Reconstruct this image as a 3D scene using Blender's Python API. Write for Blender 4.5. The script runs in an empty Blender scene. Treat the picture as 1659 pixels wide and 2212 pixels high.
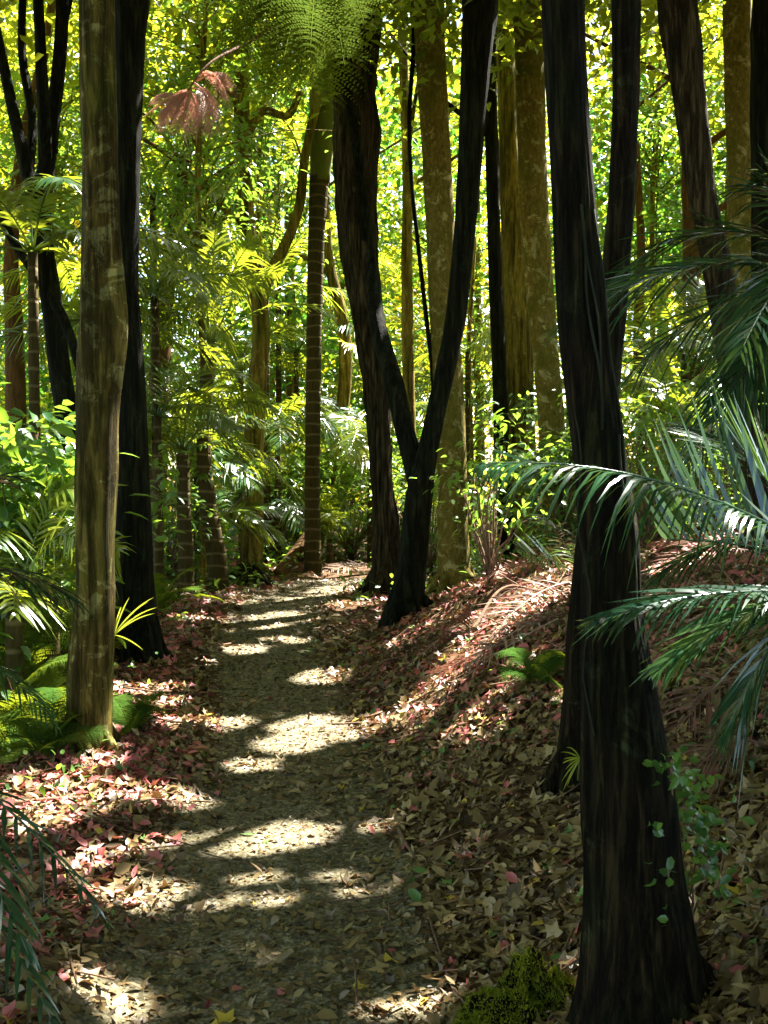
import bpy, math, random
import numpy as np
from mathutils import Vector
rng = np.random.default_rng(7); random.seed(7)
S = bpy.context.scene; COL = S.collection
A = np.array
def nrm(v):
    v = np.asarray(v, float); return v/np.maximum(np.linalg.norm(v, axis=-1, keepdims=True), 1e-9)

# ------------------------------------------------------------------ camera model (photo measured at 1659 x 2212)
FPX, CX, CY = 2372.0, 829.5, 1106.0
PITCH = math.radians(-2.56)
CAM = A([0, 0, 1.6]); FWD = A([0, math.cos(PITCH), math.sin(PITCH)]); UP = A([0, -math.sin(PITCH), math.cos(PITCH)])
def at(px, py, Y):
    d = FWD + (px-CX)/FPX*A([1., 0, 0]) + (CY-py)/FPX*UP
    return CAM + d*(Y/d[1])
def proj(P):
    q = P-CAM; w = np.maximum(q@FWD, 1e-3)
    return CX+FPX*q[..., 0]/w, CY-FPX*(q@UP)/w, q@FWD

# ------------------------------------------------------------------ noise
def _hash(i, j, k):
    n = (i*374761393+j*668265263+k*1274126177) & 0x7fffffff
    n = ((n ^ (n >> 13))*1274126177) & 0x7fffffff
    return ((n ^ (n >> 16)) & 0xffff)/65535.0
def noise(x, y, z=0.0):
    x, y, z = np.broadcast_arrays(np.asarray(x, float), np.asarray(y, float), np.asarray(z, float))
    i, j, k = np.floor(x).astype(np.int64), np.floor(y).astype(np.int64), np.floor(z).astype(np.int64)
    f, g, h = x-i, y-j, z-k
    f, g, h = f*f*(3-2*f), g*g*(3-2*g), h*h*(3-2*h)
    r = 0
    for a in (0, 1):
        for b in (0, 1):
            for c in (0, 1):
                r = r+_hash(i+a, j+b, k+c)*(f if a else 1-f)*(g if b else 1-g)*(h if c else 1-h)
    return r*2-1

# ------------------------------------------------------------------ terrain
PY = A([-6, 3.1, 5.4, 7.6, 9.5, 11.5, 12.6, 13.6, 15, 18, 25, 400.])
PX = A([-.3, -.37, -.42, -.75, -1.05, -1.18, -1.15, -.95, -.6, -.2, 0, 0.])
PW = A([.55, .55, .45, .43, .45, .45, .45, .45, .4, .4, .4, .4])
def pcx(y): return np.interp(y, PY, PX)
def pwid(y): return np.interp(y, PY, PW)
def height(x, y, fine=True):
    x = np.asarray(x, float); y = np.asarray(y, float)
    c, w = pcx(y), pwid(y)
    e = np.maximum(x-c-w*.75-np.interp(y, [8.5, 11, 13.5], [0, .75, 1.3]), 0); l = np.maximum(c-w*.75-x, 0)
    h = 1.08*(1-np.exp(-(e/1.75)**1.45)) + .09*(1-np.exp(-l/.35)) - .35*np.clip((l-1.2)/4, 0, 1)
    off = np.clip((e+l)/.25, 0, 1)
    if fine:
        h = h + off*(.05*noise(x*1.3, y*1.3)+.022*noise(x*4, y*4, 3.)) + .008*noise(x*3, y*3, 9.)
    return h
def ghit(px, py, y0=1.5, y1=60):
    ys = np.arange(y0, y1, .02)
    d = FWD+(px-CX)/FPX*A([1., 0, 0])+(CY-py)/FPX*UP
    P = CAM+d[None]*(ys/d[1])[:, None]
    below = np.nonzero(P[:, 2] <= height(P[:, 0], P[:, 1]))[0]
    return P[below[0]] if len(below) else at(px, py, 20)

# ------------------------------------------------------------------ sun
SUN_AZ, SUN_EL = math.radians(41), math.radians(54)
SD = A([math.sin(SUN_AZ)*math.cos(SUN_EL), math.cos(SUN_AZ)*math.cos(SUN_EL), math.sin(SUN_EL)])
# sunlit places on the ground: gaps in the canopy (cx, cy, rx, ry, tilt)
PATCH = [(315,1497,92,26,0),(440,1568,95,13,0),(690,1576,100,25,0),(625,1614,70,14,0),(540,1655,50,11,0),(700,1464,55,12,-6),
 (530,1408,46,8,0),(610,1385,40,5,0),(575,1356,36,4,0),(745,1281,60,11,0),(740,1238,66,26,0),(1010,1430,62,42,-38),(935,1492,55,24,-38),
 (850,1535,70,13,-15),(1090,1375,95,32,-30),(1110,1300,130,60,-20),(1030,1566,58,20,-8),(1215,1508,36,10,-15),(555,1816,190,25,-3),
 (400,1838,80,14,-8),(215,1850,120,34,-5),(215,1905,85,36,10),(110,1745,115,34,-5),(330,1742,100,20,4),(330,1935,48,24,-15),(200,1662,32,24,0),(60,1800,60,26,0),
 (1480,1190,70,38,0),(1570,1175,50,28,0),(1430,1230,46,30,0),(850,2188,78,13,-6),(190,2150,60,15,0),(285,2190,34,15,0),(1590,1775,22,7,0),(1180,1260,60,26,0),
 (600,1960,26,5,0),(730,1905,24,5,0),(1010,1850,14,5,0),(560,1905,50,7,-8),(640,1300,24,6,0),(800,1790,10,5,0),(1420,2040,30,16,0),(1230,2120,30,12,0),
 (470,1960,40,7,-12),(1060,2000,20,4,0),(770,1935,40,6,0),(690,1700,22,4,0),(450,1430,16,4,0)]
SUNPT = []          # (point, radius) things that stand in the sun
def sunpt(px, py, Y, r): SUNPT.append((at(px, py, Y), r))
def shaded3(P, D, L, m=.035):
    L = np.broadcast_to(L, (len(P),))[:, None]
    return shaded(P, m) & shaded(P+D*L*.5, m) & shaded(P+D*L, m)
def shaded(P, size=0.0):
    """keep mask: leaves that do not stand in one of the sunny gaps"""
    keep = np.ones(len(P), bool)
    Q = P-SD*((P[:, 2]-.2)/SD[2])[:, None]
    for _ in range(3):
        hz = height(Q[:, 0], Q[:, 1], False)
        Q = P-SD*((P[:, 2]-hz)/SD[2])[:, None]
    px, py, w = proj(Q)
    j = noise(Q[:, 0]*5, Q[:, 1]*7, 4.)*.45+noise(Q[:, 0]*11, Q[:, 1]*15, 8.)*.35
    for cx, cy, rx, ry, t in PATCH:
        c, s = math.cos(math.radians(t)), math.sin(math.radians(t))
        dx, dy = px-cx, py-cy
        m = FPX*size/np.maximum(w, 1)*1.3
        a, b = (dx*c+dy*s)/(rx+m*.5), (-dx*s+dy*c)/(ry+m*.2)
        keep &= ~((a*a+b*b < 1.05+j) & (w > 1))
    for q, r in SUNPT:
        d = P-q; t = d@SD
        dist = np.linalg.norm(d-t[:, None]*SD, axis=1)
        keep &= ~((dist < r+size*.3) & (t > .5))
    return keep

# ------------------------------------------------------------------ mesh building
class MB:
    def __init__(s): s.v, s.f, s.t, s.n = [], [], [], 0
    def add(s, v, faces, tint=.5):
        v = np.asarray(v, float)
        for f in faces:
            f = np.asarray(f, np.int64)
            if len(f): s.f.append(f+s.n)
        s.v.append(v); s.t.append(np.broadcast_to(np.asarray(tint, float), (len(v),)).copy()); s.n += len(v)
    def build(s, name, mat, parent=None, origin=None, smooth=False):
        V = np.concatenate(s.v); T = np.concatenate(s.t)
        if origin is not None: V = V-np.asarray(origin)
        me = bpy.data.meshes.new(name)
        L = np.concatenate([f.ravel() for f in s.f]); tot = np.concatenate([np.full(len(f), f.shape[1]) for f in s.f])
        me.vertices.add(len(V)); me.vertices.foreach_set('co', V.astype(np.float32).ravel())
        me.loops.add(len(L)); me.loops.foreach_set('vertex_index', L.astype(np.int32))
        me.polygons.add(len(tot)); me.polygons.foreach_set('loop_start', np.concatenate([[0], np.cumsum(tot)[:-1]]).astype(np.int32))
        me.polygons.foreach_set('loop_total', tot.astype(np.int32))
        a = me.attributes.new('tint', 'FLOAT', 'POINT'); a.data.foreach_set('value', T.astype(np.float32))
        me.update(calc_edges=True); me.validate()
        if smooth: me.polygons.foreach_set('use_smooth', np.ones(len(tot), bool))
        me.materials.append(mat)
        o = bpy.data.objects.new(name, me); COL.objects.link(o)
        if parent: o.parent = parent
        elif origin is not None: o.location = origin
        return o

def tag(o, label, cat, group=None, kind=None):
    if label: o['label'] = label
    if cat: o['category'] = cat
    if group: o['group'] = group
    if kind: o['kind'] = kind
    return o
def thing(name, loc, label, cat, group=None):
    o = bpy.data.objects.new(name, None); COL.objects.link(o); o.location = loc; o.empty_display_size = .2
    return tag(o, label, cat, group)

def tube(mb, pts, rad, sides=10, rough=0.0, ridge=0.0, seed=0.0, tint=.5, cap=True):
    pts = np.asarray(pts, float); rad = np.asarray(rad, float)
    T = nrm(np.gradient(pts, axis=0))
    ref = A([1., 0, 0]) if abs(T[:, 0]).mean() < .8 else A([0, 1., 0])
    B = nrm(np.cross(T, ref)); N = np.cross(B, T)
    th = np.linspace(0, 2*math.pi, sides, endpoint=False)
    s = np.concatenate([[0], np.cumsum(np.linalg.norm(np.diff(pts, axis=0), axis=1))])
    TH, SS = np.meshgrid(th, s)
    r = rad[:, None]*np.ones_like(TH)
    if rough: r = r*(1+rough*noise(np.cos(TH)*1.3+seed, np.sin(TH)*1.3, SS*1.7+seed)+rough*.5*noise(np.cos(TH)*3+seed, np.sin(TH)*3, SS*5+seed))
    if ridge: r = r*(1+ridge*noise(np.cos(TH)*5.5+seed, np.sin(TH)*5.5, SS*2.2+seed)+ridge*.6*noise(np.cos(TH)*11+seed, np.sin(TH)*11, SS*5))
    v = pts[:, None]+N[:, None]*(np.cos(TH)*r)[..., None]+B[:, None]*(np.sin(TH)*r)[..., None]
    n = len(pts); i = np.arange(n-1)[:, None]*sides; k = np.arange(sides)[None]; k2 = (k+1) % sides
    f = np.stack([i+k, i+k2, i+sides+k2, i+sides+k], -1).reshape(-1, 4)
    faces = [f]
    if cap: faces += [np.arange(sides)[None, ::-1], (np.arange(sides)+(n-1)*sides)[None]]
    mb.add(v.reshape(-1, 3), faces, tint)

def spline(P, n):
    P = np.asarray(P, float); m = len(P)
    s = np.concatenate([[0], np.cumsum(np.linalg.norm(np.diff(P[:, :3], axis=0), axis=1))])
    u = np.linspace(0, s[-1], n)
    tg = np.gradient(P, s, axis=0) if m > 2 else np.repeat((P[1:]-P[:-1])/s[-1], 2, 0)
    i = np.clip(np.searchsorted(s, u, 'right')-1, 0, m-2)
    h = (s[i+1]-s[i])[:, None]; t = ((u-s[i])[:, None])/h
    return ((2*t**3-3*t**2+1)*P[i]+(t**3-2*t**2+t)*h*tg[i]+(-2*t**3+3*t**2)*P[i+1]+(t**3-t**2)*h*tg[i+1])

def kites(mb, P, D, N, L, W, tint, fold=.18):
    n = len(P)
    if not n: return
    D = nrm(D); Sd = nrm(np.cross(D, N)); N = np.cross(Sd, D)
    L = np.broadcast_to(L, (n,))[:, None]; W = np.broadcast_to(W, (n,))[:, None]
    V = np.stack([P, P+D*L*.42+Sd*W*.5+N*W*fold, P+D*L-N*L*.08, P+D*L*.42-Sd*W*.5+N*W*fold], 1)
    i = np.arange(n)[:, None]*4
    mb.add(V.reshape(-1, 3), [np.concatenate([i+A([0, 1, 2]), i+A([0, 2, 3])])], np.repeat(np.broadcast_to(tint, (n,)), 4))
def leaves(mb, P, D, N, L, W, tint, droop=.2, fold=.16):
    """rounder leaf: eight vertices, six faces"""
    n = len(P)
    if not n: return
    D = nrm(D); Sd = nrm(np.cross(D, N)); N = np.cross(Sd, D)
    L = np.broadcast_to(L, (n,))[:, None]; W = np.broadcast_to(W, (n,))[:, None]
    def pt(u, s): return P+D*L*u+Sd*W*s+N*(W*fold*2*abs(s))-N*L*droop*u*u
    V = np.stack([pt(0, 0), pt(.25, .42), pt(.62, .40), pt(1, 0), pt(.62, -.40), pt(.25, -.42), pt(.3, 0), pt(.65, 0)], 1)
    i = np.arange(n)[:, None]*8
    tri = np.concatenate([i+A(q) for q in ([0, 6, 1], [2, 7, 3], [3, 7, 4], [5, 6, 0])])
    quad = np.concatenate([i+A(q) for q in ([6, 7, 2, 1], [7, 6, 5, 4])])
    mb.add(V.reshape(-1, 3), [tri, quad], np.repeat(np.broadcast_to(tint, (n,)), 8))
def rdir(n, up=0.0): return nrm(rng.normal(size=(n, 3))*A([1, 1, .6])+A([0, 0, up]))

def frond(mb, a, b, bow, leaf, n=42, w=.028, droop=.35, roll=0.0, sweep=.75, tint=.5, rr=.012, fern=False, side=(1, -1), gap0=.12, ragged=.0):
    """pinnate frond from a to b; bow = offset of its middle; leaflets to both sides"""
    a, b, bow = A(a, float), A(b, float), np.asarray(bow, float)
    t = np.linspace(0, 1, n+2)
    R = a*((1-t)**2)[:, None]+(2*((a+b)/2+bow*2)*1.0)*((1-t)*t)[:, None]+b*(t**2)[:, None]
    T = nrm(np.gradient(R, axis=0))
    up = A([0, 0, 1.]); B = nrm(np.cross(T, up)); N = nrm(np.cross(B, T))
    if roll:
        c, s = math.cos(roll), math.sin(roll); B, N = B*c+N*s, N*c-B*s
    tube(mb, R, np.interp(t, [0, .1, 1], [rr*1.5, rr, rr*.25]), 5, tint=min(tint+.15, 1))
    Ltot = leaf
    for sd in side:
        i = np.nonzero(t > gap0)[0]
        tt = (t[i]-gap0)/(1-gap0)
        ll = Ltot*(np.sin(np.pi*np.clip(tt*.86+.12, 0, 1))**.7)*(1+.1*rng.normal(size=len(i)))
        if ragged: ll *= (rng.random(len(i)) > ragged)*.96+.04
        k = len(i); swp = sweep*(.75+.9*tt)
        d0 = nrm(B[i]*sd+T[i]*swp[:, None]+N[i]*.18+rng.normal(size=(k, 3))*.05)
        if not fern:
            us = A([0, .3, .65, 1.]); prof = A([.55, 1., .8, .04])
            dr = droop*(1+.4*rng.normal(size=k))
            wd = nrm(T[i]-d0*np.sum(T[i]*d0, 1)[:, None])
            tw = rng.normal(size=(k, 1))*.35
            wd = nrm(wd+np.cross(d0, wd)*tw)
            V = []
            for u, p in zip(us, prof):
                c = R[i]+d0*(ll*u)[:, None]-up*(ll*dr*u*u)[:, None]
                V += [c+wd*w*p*.5, c-wd*w*p*.5]
            V = np.stack(V, 1); q = np.arange(k)[:, None]*8
            f = np.concatenate([q+A(z) for z in ([0, 2, 3, 1], [2, 4, 5, 3], [4, 6, 7, 5])])
            mb.add(V.reshape(-1, 3), [f], np.repeat(np.clip(tint+rng.normal(size=k)*.13, 0, 1), 8))
        else:
            m = 13; uu = np.linspace(.04, 1, m)
            for s2 in (1, -1):
                P = (R[i][:, None]+d0[:, None]*(ll[:, None]*uu)[..., None]-up*(ll[:, None]*droop*uu**2)[..., None])
                wd = nrm(T[i]-d0*np.sum(T[i]*d0, 1)[:, None])
                D = nrm(wd[:, None]*s2+d0[:, None]*.45+rng.normal(size=P.shape)*.08)
                pl = (ll[:, None]*.2*(1-uu*.85))
                kites(mb, P.reshape(-1, 3), D.reshape(-1, 3), np.repeat(N[i], m, 0), pl.ravel(), (pl*.5).ravel(),
                      np.clip(tint+rng.normal(size=k*m)*.1, 0, 1), .05)

# ------------------------------------------------------------------ materials
def newmat(name):
    m = bpy.data.materials.new(name); m.use_nodes = True; nt = m.node_tree
    for n in list(nt.nodes): nt.nodes.remove(n)
    out = nt.nodes.new('ShaderNodeOutputMaterial'); return m, nt, out
def nd(nt, t, **kw):
    n = nt.nodes.new(t)
    for k, v in kw.items():
        if k in n.inputs: n.inputs[k].default_value = v
        else: setattr(n, k, v)
    return n
def ramp(nt, stops):
    n = nt.nodes.new('ShaderNodeValToRGB'); cr = n.color_ramp
    while len(cr.elements) < len(stops): cr.elements.new(.5)
    for e, (p, c) in zip(cr.elements, stops): e.position = p; e.color = (*c, 1)
    return n
def leafmat(name, stops, trans, mixf=.45, rough=.38, spec=.5, tstops=None):
    m, nt, out = newmat(name); lk = nt.links.new
    at_ = nd(nt, 'ShaderNodeAttribute', attribute_name='tint')
    r = ramp(nt, stops); lk(at_.outputs['Fac'], r.inputs[0])
    p = nd(nt, 'ShaderNodeBsdfPrincipled', Roughness=rough); p.inputs['Specular IOR Level'].default_value = spec
    lk(r.outputs[0], p.inputs['Base Color'])
    tr = nd(nt, 'ShaderNodeBsdfTranslucent')
    r2 = ramp(nt, tstops or [(0, tuple(c*.75 for c in trans)), (1, tuple(min(c*1.2, 1) for c in trans))]); lk(at_.outputs['Fac'], r2.inputs[0])
    lk(r2.outputs[0], tr.inputs[0])
    mx = nd(nt, 'ShaderNodeMixShader', Fac=mixf); lk(p.outputs[0], mx.inputs[1]); lk(tr.outputs[0], mx.inputs[2])
    lk(mx.outputs[0], out.inputs[0]); return m
def barkmat(name, c1, c2, c3=None, lich=.6, vscale=1.0, bump=.6, rings=0.0, spec=.08, zs=.16, crack=0, moss=None, cd_=.25):
    m, nt, out = newmat(name); lk = nt.links.new
    tc = nd(nt, 'ShaderNodeTexCoord'); mp = nd(nt, 'ShaderNodeMapping'); mp.inputs['Scale'].default_value = (1, 1, zs)
    lk(tc.outputs['Object'], mp.inputs[0])
    n1 = nd(nt, 'ShaderNodeTexNoise', Scale=38*vscale, Detail=7.0, Roughness=.65); lk(mp.outputs[0], n1.inputs['Vector'])
    r = ramp(nt, [(.3, c1), (.68, c2)]); lk(n1.outputs['Fac'], r.inputs[0]); col = r.outputs[0]
    if c3:
        n2 = nd(nt, 'ShaderNodeTexNoise', Scale=6.5, Detail=9.0, Roughness=.72, Distortion=.5); lk(tc.outputs['Object'], n2.inputs['Vector'])
        r2 = ramp(nt, [(lich-.02, (0, 0, 0)), (lich+.02, (1, 1, 1))]); lk(n2.outputs['Fac'], r2.inputs[0])
        mx = nd(nt, 'ShaderNodeMix', data_type='RGBA'); lk(r2.outputs[0], mx.inputs[0]); lk(col, mx.inputs[6]); mx.inputs[7].default_value = (*c3, 1); col = mx.outputs[2]
    hgt = n1.outputs['Fac']
    if moss:
        n4 = nd(nt, 'ShaderNodeTexNoise', Scale=2.6, Detail=8.0, Roughness=.75); lk(tc.outputs['Object'], n4.inputs['Vector'])
        r4 = ramp(nt, [(.46, (0, 0, 0)), (.62, (.8, .8, .8))]); lk(n4.outputs['Fac'], r4.inputs[0])
        mx4 = nd(nt, 'ShaderNodeMix', data_type='RGBA'); lk(r4.outputs[0], mx4.inputs[0]); lk(col, mx4.inputs[6]); mx4.inputs[7].default_value = (*moss, 1); col = mx4.outputs[2]
    if crack:
        mp2 = nd(nt, 'ShaderNodeMapping'); mp2.inputs['Scale'].default_value = (crack, crack, crack*.09); lk(tc.outputs['Object'], mp2.inputs[0])
        vo = nd(nt, 'ShaderNodeTexNoise', Scale=1.6, Detail=9.0, Roughness=.72, Distortion=.35); lk(mp2.outputs[0], vo.inputs['Vector'])
        rc = ramp(nt, [(.41, (cd_, cd_*.95, cd_*.85)), (.55, (1, 1, 1)), (.75, (1.12, 1.1, 1.05))]); lk(vo.outputs['Fac'], rc.inputs[0])
        mc = nd(nt, 'ShaderNodeMix', data_type='RGBA', blend_type='MULTIPLY'); mc.inputs[0].default_value = 1; lk(col, mc.inputs[6]); lk(rc.outputs[0], mc.inputs[7]); col = mc.outputs[2]
        mm = nd(nt, 'ShaderNodeMath', operation='MULTIPLY_ADD'); lk(rc.outputs[0], mm.inputs[0]); mm.inputs[1].default_value = 1.3; lk(hgt, mm.inputs[2]); hgt = mm.outputs[0]
    if rings:
        wv = nd(nt, 'ShaderNodeTexWave', Scale=rings, Distortion=2.6, Detail=3.0, bands_direction='Z'); lk(tc.outputs['Object'], wv.inputs['Vector'])
        r3 = ramp(nt, [(0, (0, 0, 0)), (.16, (1, 1, 1))]); lk(wv.outputs['Fac'], r3.inputs[0])
        mx = nd(nt, 'ShaderNodeMix', data_type='RGBA'); lk(r3.outputs[0], mx.inputs[0]); mx.inputs[6].default_value = (*[c*1.5+.015 for c in c2], 1); lk(col, mx.inputs[7]); col = mx.outputs[2]
        ad = nd(nt, 'ShaderNodeMath', operation='ADD'); lk(hgt, ad.inputs[0]); lk(r3.outputs[0], ad.inputs[1]); hgt = ad.outputs[0]
    p = nd(nt, 'ShaderNodeBsdfPrincipled', Roughness=.85); p.inputs['Specular IOR Level'].default_value = spec
    b = nd(nt, 'ShaderNodeBump', Strength=bump, Distance=.03); lk(hgt, b.inputs['Height']); lk(b.outputs[0], p.inputs['Normal'])
    lk(col, p.inputs['Base Color']); lk(p.outputs[0], out.inputs[0]); return m
def soilmat(name, stops, scale, bump=.6):
    m, nt, out = newmat(name); lk = nt.links.new
    tc = nd(nt, 'ShaderNodeTexCoord')
    n1 = nd(nt, 'ShaderNodeTexNoise', Scale=scale, Detail=8.0, Roughness=.7); lk(tc.outputs['Object'], n1.inputs['Vector'])
    v = nd(nt, 'ShaderNodeTexVoronoi', Scale=scale*4); lk(tc.outputs['Object'], v.inputs['Vector'])
    mxv = nd(nt, 'ShaderNodeMath', operation='MULTIPLY_ADD'); lk(v.outputs['Color'], mxv.inputs[0]); mxv.inputs[1].default_value = .45; 
    sub = nd(nt, 'ShaderNodeMath', operation='SUBTRACT'); lk(n1.outputs['Fac'], sub.inputs[0]); sub.inputs[1].default_value = .22
    lk(sub.outputs[0], mxv.inputs[2])
    r = ramp(nt, stops); lk(mxv.outputs[0], r.inputs[0])
    p = nd(nt, 'ShaderNodeBsdfPrincipled', Roughness=.95); p.inputs['Specular IOR Level'].default_value = .1
    b = nd(nt, 'ShaderNodeBump', Strength=bump, Distance=.03); lk(mxv.outputs[0], b.inputs['Height']); lk(b.outputs[0], p.inputs['Normal'])
    lk(r.outputs[0], p.inputs['Base Color']); lk(p.outputs[0], out.inputs[0]); return m

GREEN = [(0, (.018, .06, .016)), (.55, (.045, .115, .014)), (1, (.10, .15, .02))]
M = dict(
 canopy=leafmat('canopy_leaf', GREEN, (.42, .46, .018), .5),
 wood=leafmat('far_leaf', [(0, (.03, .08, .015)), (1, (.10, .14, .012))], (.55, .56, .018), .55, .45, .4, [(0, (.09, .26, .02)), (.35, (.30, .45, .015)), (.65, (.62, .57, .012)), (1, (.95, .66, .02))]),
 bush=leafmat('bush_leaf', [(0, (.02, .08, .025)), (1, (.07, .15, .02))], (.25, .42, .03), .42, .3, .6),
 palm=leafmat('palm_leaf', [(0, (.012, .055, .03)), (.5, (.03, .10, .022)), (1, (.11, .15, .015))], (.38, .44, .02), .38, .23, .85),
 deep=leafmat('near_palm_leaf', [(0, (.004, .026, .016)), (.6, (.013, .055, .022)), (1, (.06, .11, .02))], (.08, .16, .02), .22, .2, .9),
 fern=leafmat('fern_leaf', [(0, (.03, .10, .02)), (1, (.11, .16, .02))], (.20, .24, .010), .45, .7, .0),
 yellow=leafmat('yellow_leaf', [(0, (.10, .16, .02)), (1, (.28, .26, .03))], (.52, .44, .02), .45, .35, .5),
 grass=leafmat('grass_blade', [(0, (.06, .13, .02)), (1, (.20, .24, .03))], (.35, .38, .03), .4, .4, .3),
 pale_dead=leafmat('pale_dead_leaf', [(0, (.30, .14, .10)), (1, (.55, .38, .30))], (.5, .22, .14), .35, .6, .2),
 dead=leafmat('dead_leaf', [(0, (.08, .035, .02)), (.5, (.22, .10, .06)), (1, (.42, .29, .19))], (.30, .12, .06), .2, .6, .3),
 litter=leafmat('litter_leaf', [(0, (.045, .027, .009)), (.25, (.11, .07, .022)), (.5, (.21, .145, .05)), (.66, (.36, .27, .12)), (.67, (.22, .03, .024)), (.9, (.54, .16, .14)), (.91, (.42, .29, .03)), (.96, (.5, .36, .04)), (.965, (.07, .15, .03)), (1, (.1, .2, .03))], (.3, .14, .04), .08, .5, .4),
 moss=leafmat('moss_leaf', [(0, (.07, .10, .008)), (1, (.24, .25, .015))], (.3, .3, .02), .2, .8, .1),
 bark_pale=barkmat('pale_bark', (.050, .038, .007), (.21, .155, .032), (.33, .30, .10), .565, 1, .9, crack=11, moss=(.085, .09, .010)),
 bark_lich=barkmat('mottled_bark', (.055, .045, .008), (.22, .17, .035), (.33, .30, .12), .57, .8, .5, zs=.5, moss=(.08, .085, .008)),
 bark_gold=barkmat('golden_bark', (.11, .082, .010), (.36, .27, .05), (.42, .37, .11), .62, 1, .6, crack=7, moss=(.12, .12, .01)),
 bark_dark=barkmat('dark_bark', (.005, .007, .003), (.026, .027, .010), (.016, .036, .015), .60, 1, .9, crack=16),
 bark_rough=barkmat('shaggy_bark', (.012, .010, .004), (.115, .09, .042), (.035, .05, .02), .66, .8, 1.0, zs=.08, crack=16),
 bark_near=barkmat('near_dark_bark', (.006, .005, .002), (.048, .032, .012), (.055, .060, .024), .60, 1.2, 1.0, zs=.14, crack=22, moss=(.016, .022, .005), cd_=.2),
 bark_red=barkmat('red_brown_bark', (.045, .025, .008), (.14, .075, .022), None, .6, 1, .6),
 bark_palm=barkmat('ringed_palm_bark', (.025, .02, .006), (.07, .052, .014), (.10, .10, .02), .66, 1, .5, rings=2.1),
 bark_green=barkmat('crown_shaft', (.07, .09, .008), (.14, .14, .012), None, .6, .5, .15, spec=.3),
 twig=barkmat('twig_bark', (.06, .035, .02), (.24, .15, .09), None, .6, 2, .3),
 soil=soilmat('forest_soil', [(.2, (.018, .010, .005)), (.5, (.075, .042, .018)), (.8, (.17, .10, .05))], 9),
 path=soilmat('path_grit', [(.15, (.030, .028, .014)), (.5, (.115, .102, .055)), (.85, (.34, .29, .19))], 22, .5),
)

# ------------------------------------------------------------------ ground and path
def axis(lo, hi, step, far):
    a = list(np.arange(lo, hi, step)); g = step
    while a[-1] < far: g *= 1.25; a.append(a[-1]+g)
    g = step
    while a[0] > -far: g *= 1.25; a.insert(0, a[0]-g)
    return A(a)
xs, ys = axis(-5, 6, .07, 300), axis(1.5, 17, .07, 300)
GX, GY = np.meshgrid(xs, ys); nx, ny = len(xs), len(ys)
GZ = height(GX, GY); 
mb = MB(); i = (np.arange(ny-1)[:, None]*nx+np.arange(nx-1)[None]).ravel()
mb.add(np.stack([GX, GY, GZ], -1).reshape(-1, 3), [np.stack([i, i+1, i+nx+1, i+nx], 1)])
tag(mb.build('ground', M['soil'], smooth=True), 'brown forest floor banking up to the right of the path', 'ground', kind='structure')
mb = MB(); yy = np.arange(-2, 14.9, .06); uu = np.linspace(-1, 1, 15)
wl = pwid(yy)*(1+.16*noise(yy*1.7, 1.)+.12*noise(yy*5, 2.)); wr = pwid(yy)*(1+.16*noise(yy*1.7, 7.)+.12*noise(yy*5, 8.))
XX = pcx(yy)[:, None]+np.where(uu < 0, wl[:, None]*uu, wr[:, None]*uu); YY = np.repeat(yy[:, None], 15, 1)
i = (np.arange(len(yy)-1)[:, None]*15+np.arange(14)[None]).ravel()
edge = .005+.004*(1-abs(uu))
# the sheet has to clear the coarser ground grid between its vertices
mb.add(np.stack([XX, YY, height(XX, YY)+edge+.004], -1).reshape(-1, 3), [np.stack([i, i+1, i+16, i+15], 1)])
tag(mb.build('path', M['path'], smooth=True), 'narrow trodden grit path winding away between the trees', 'path', kind='structure')

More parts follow.
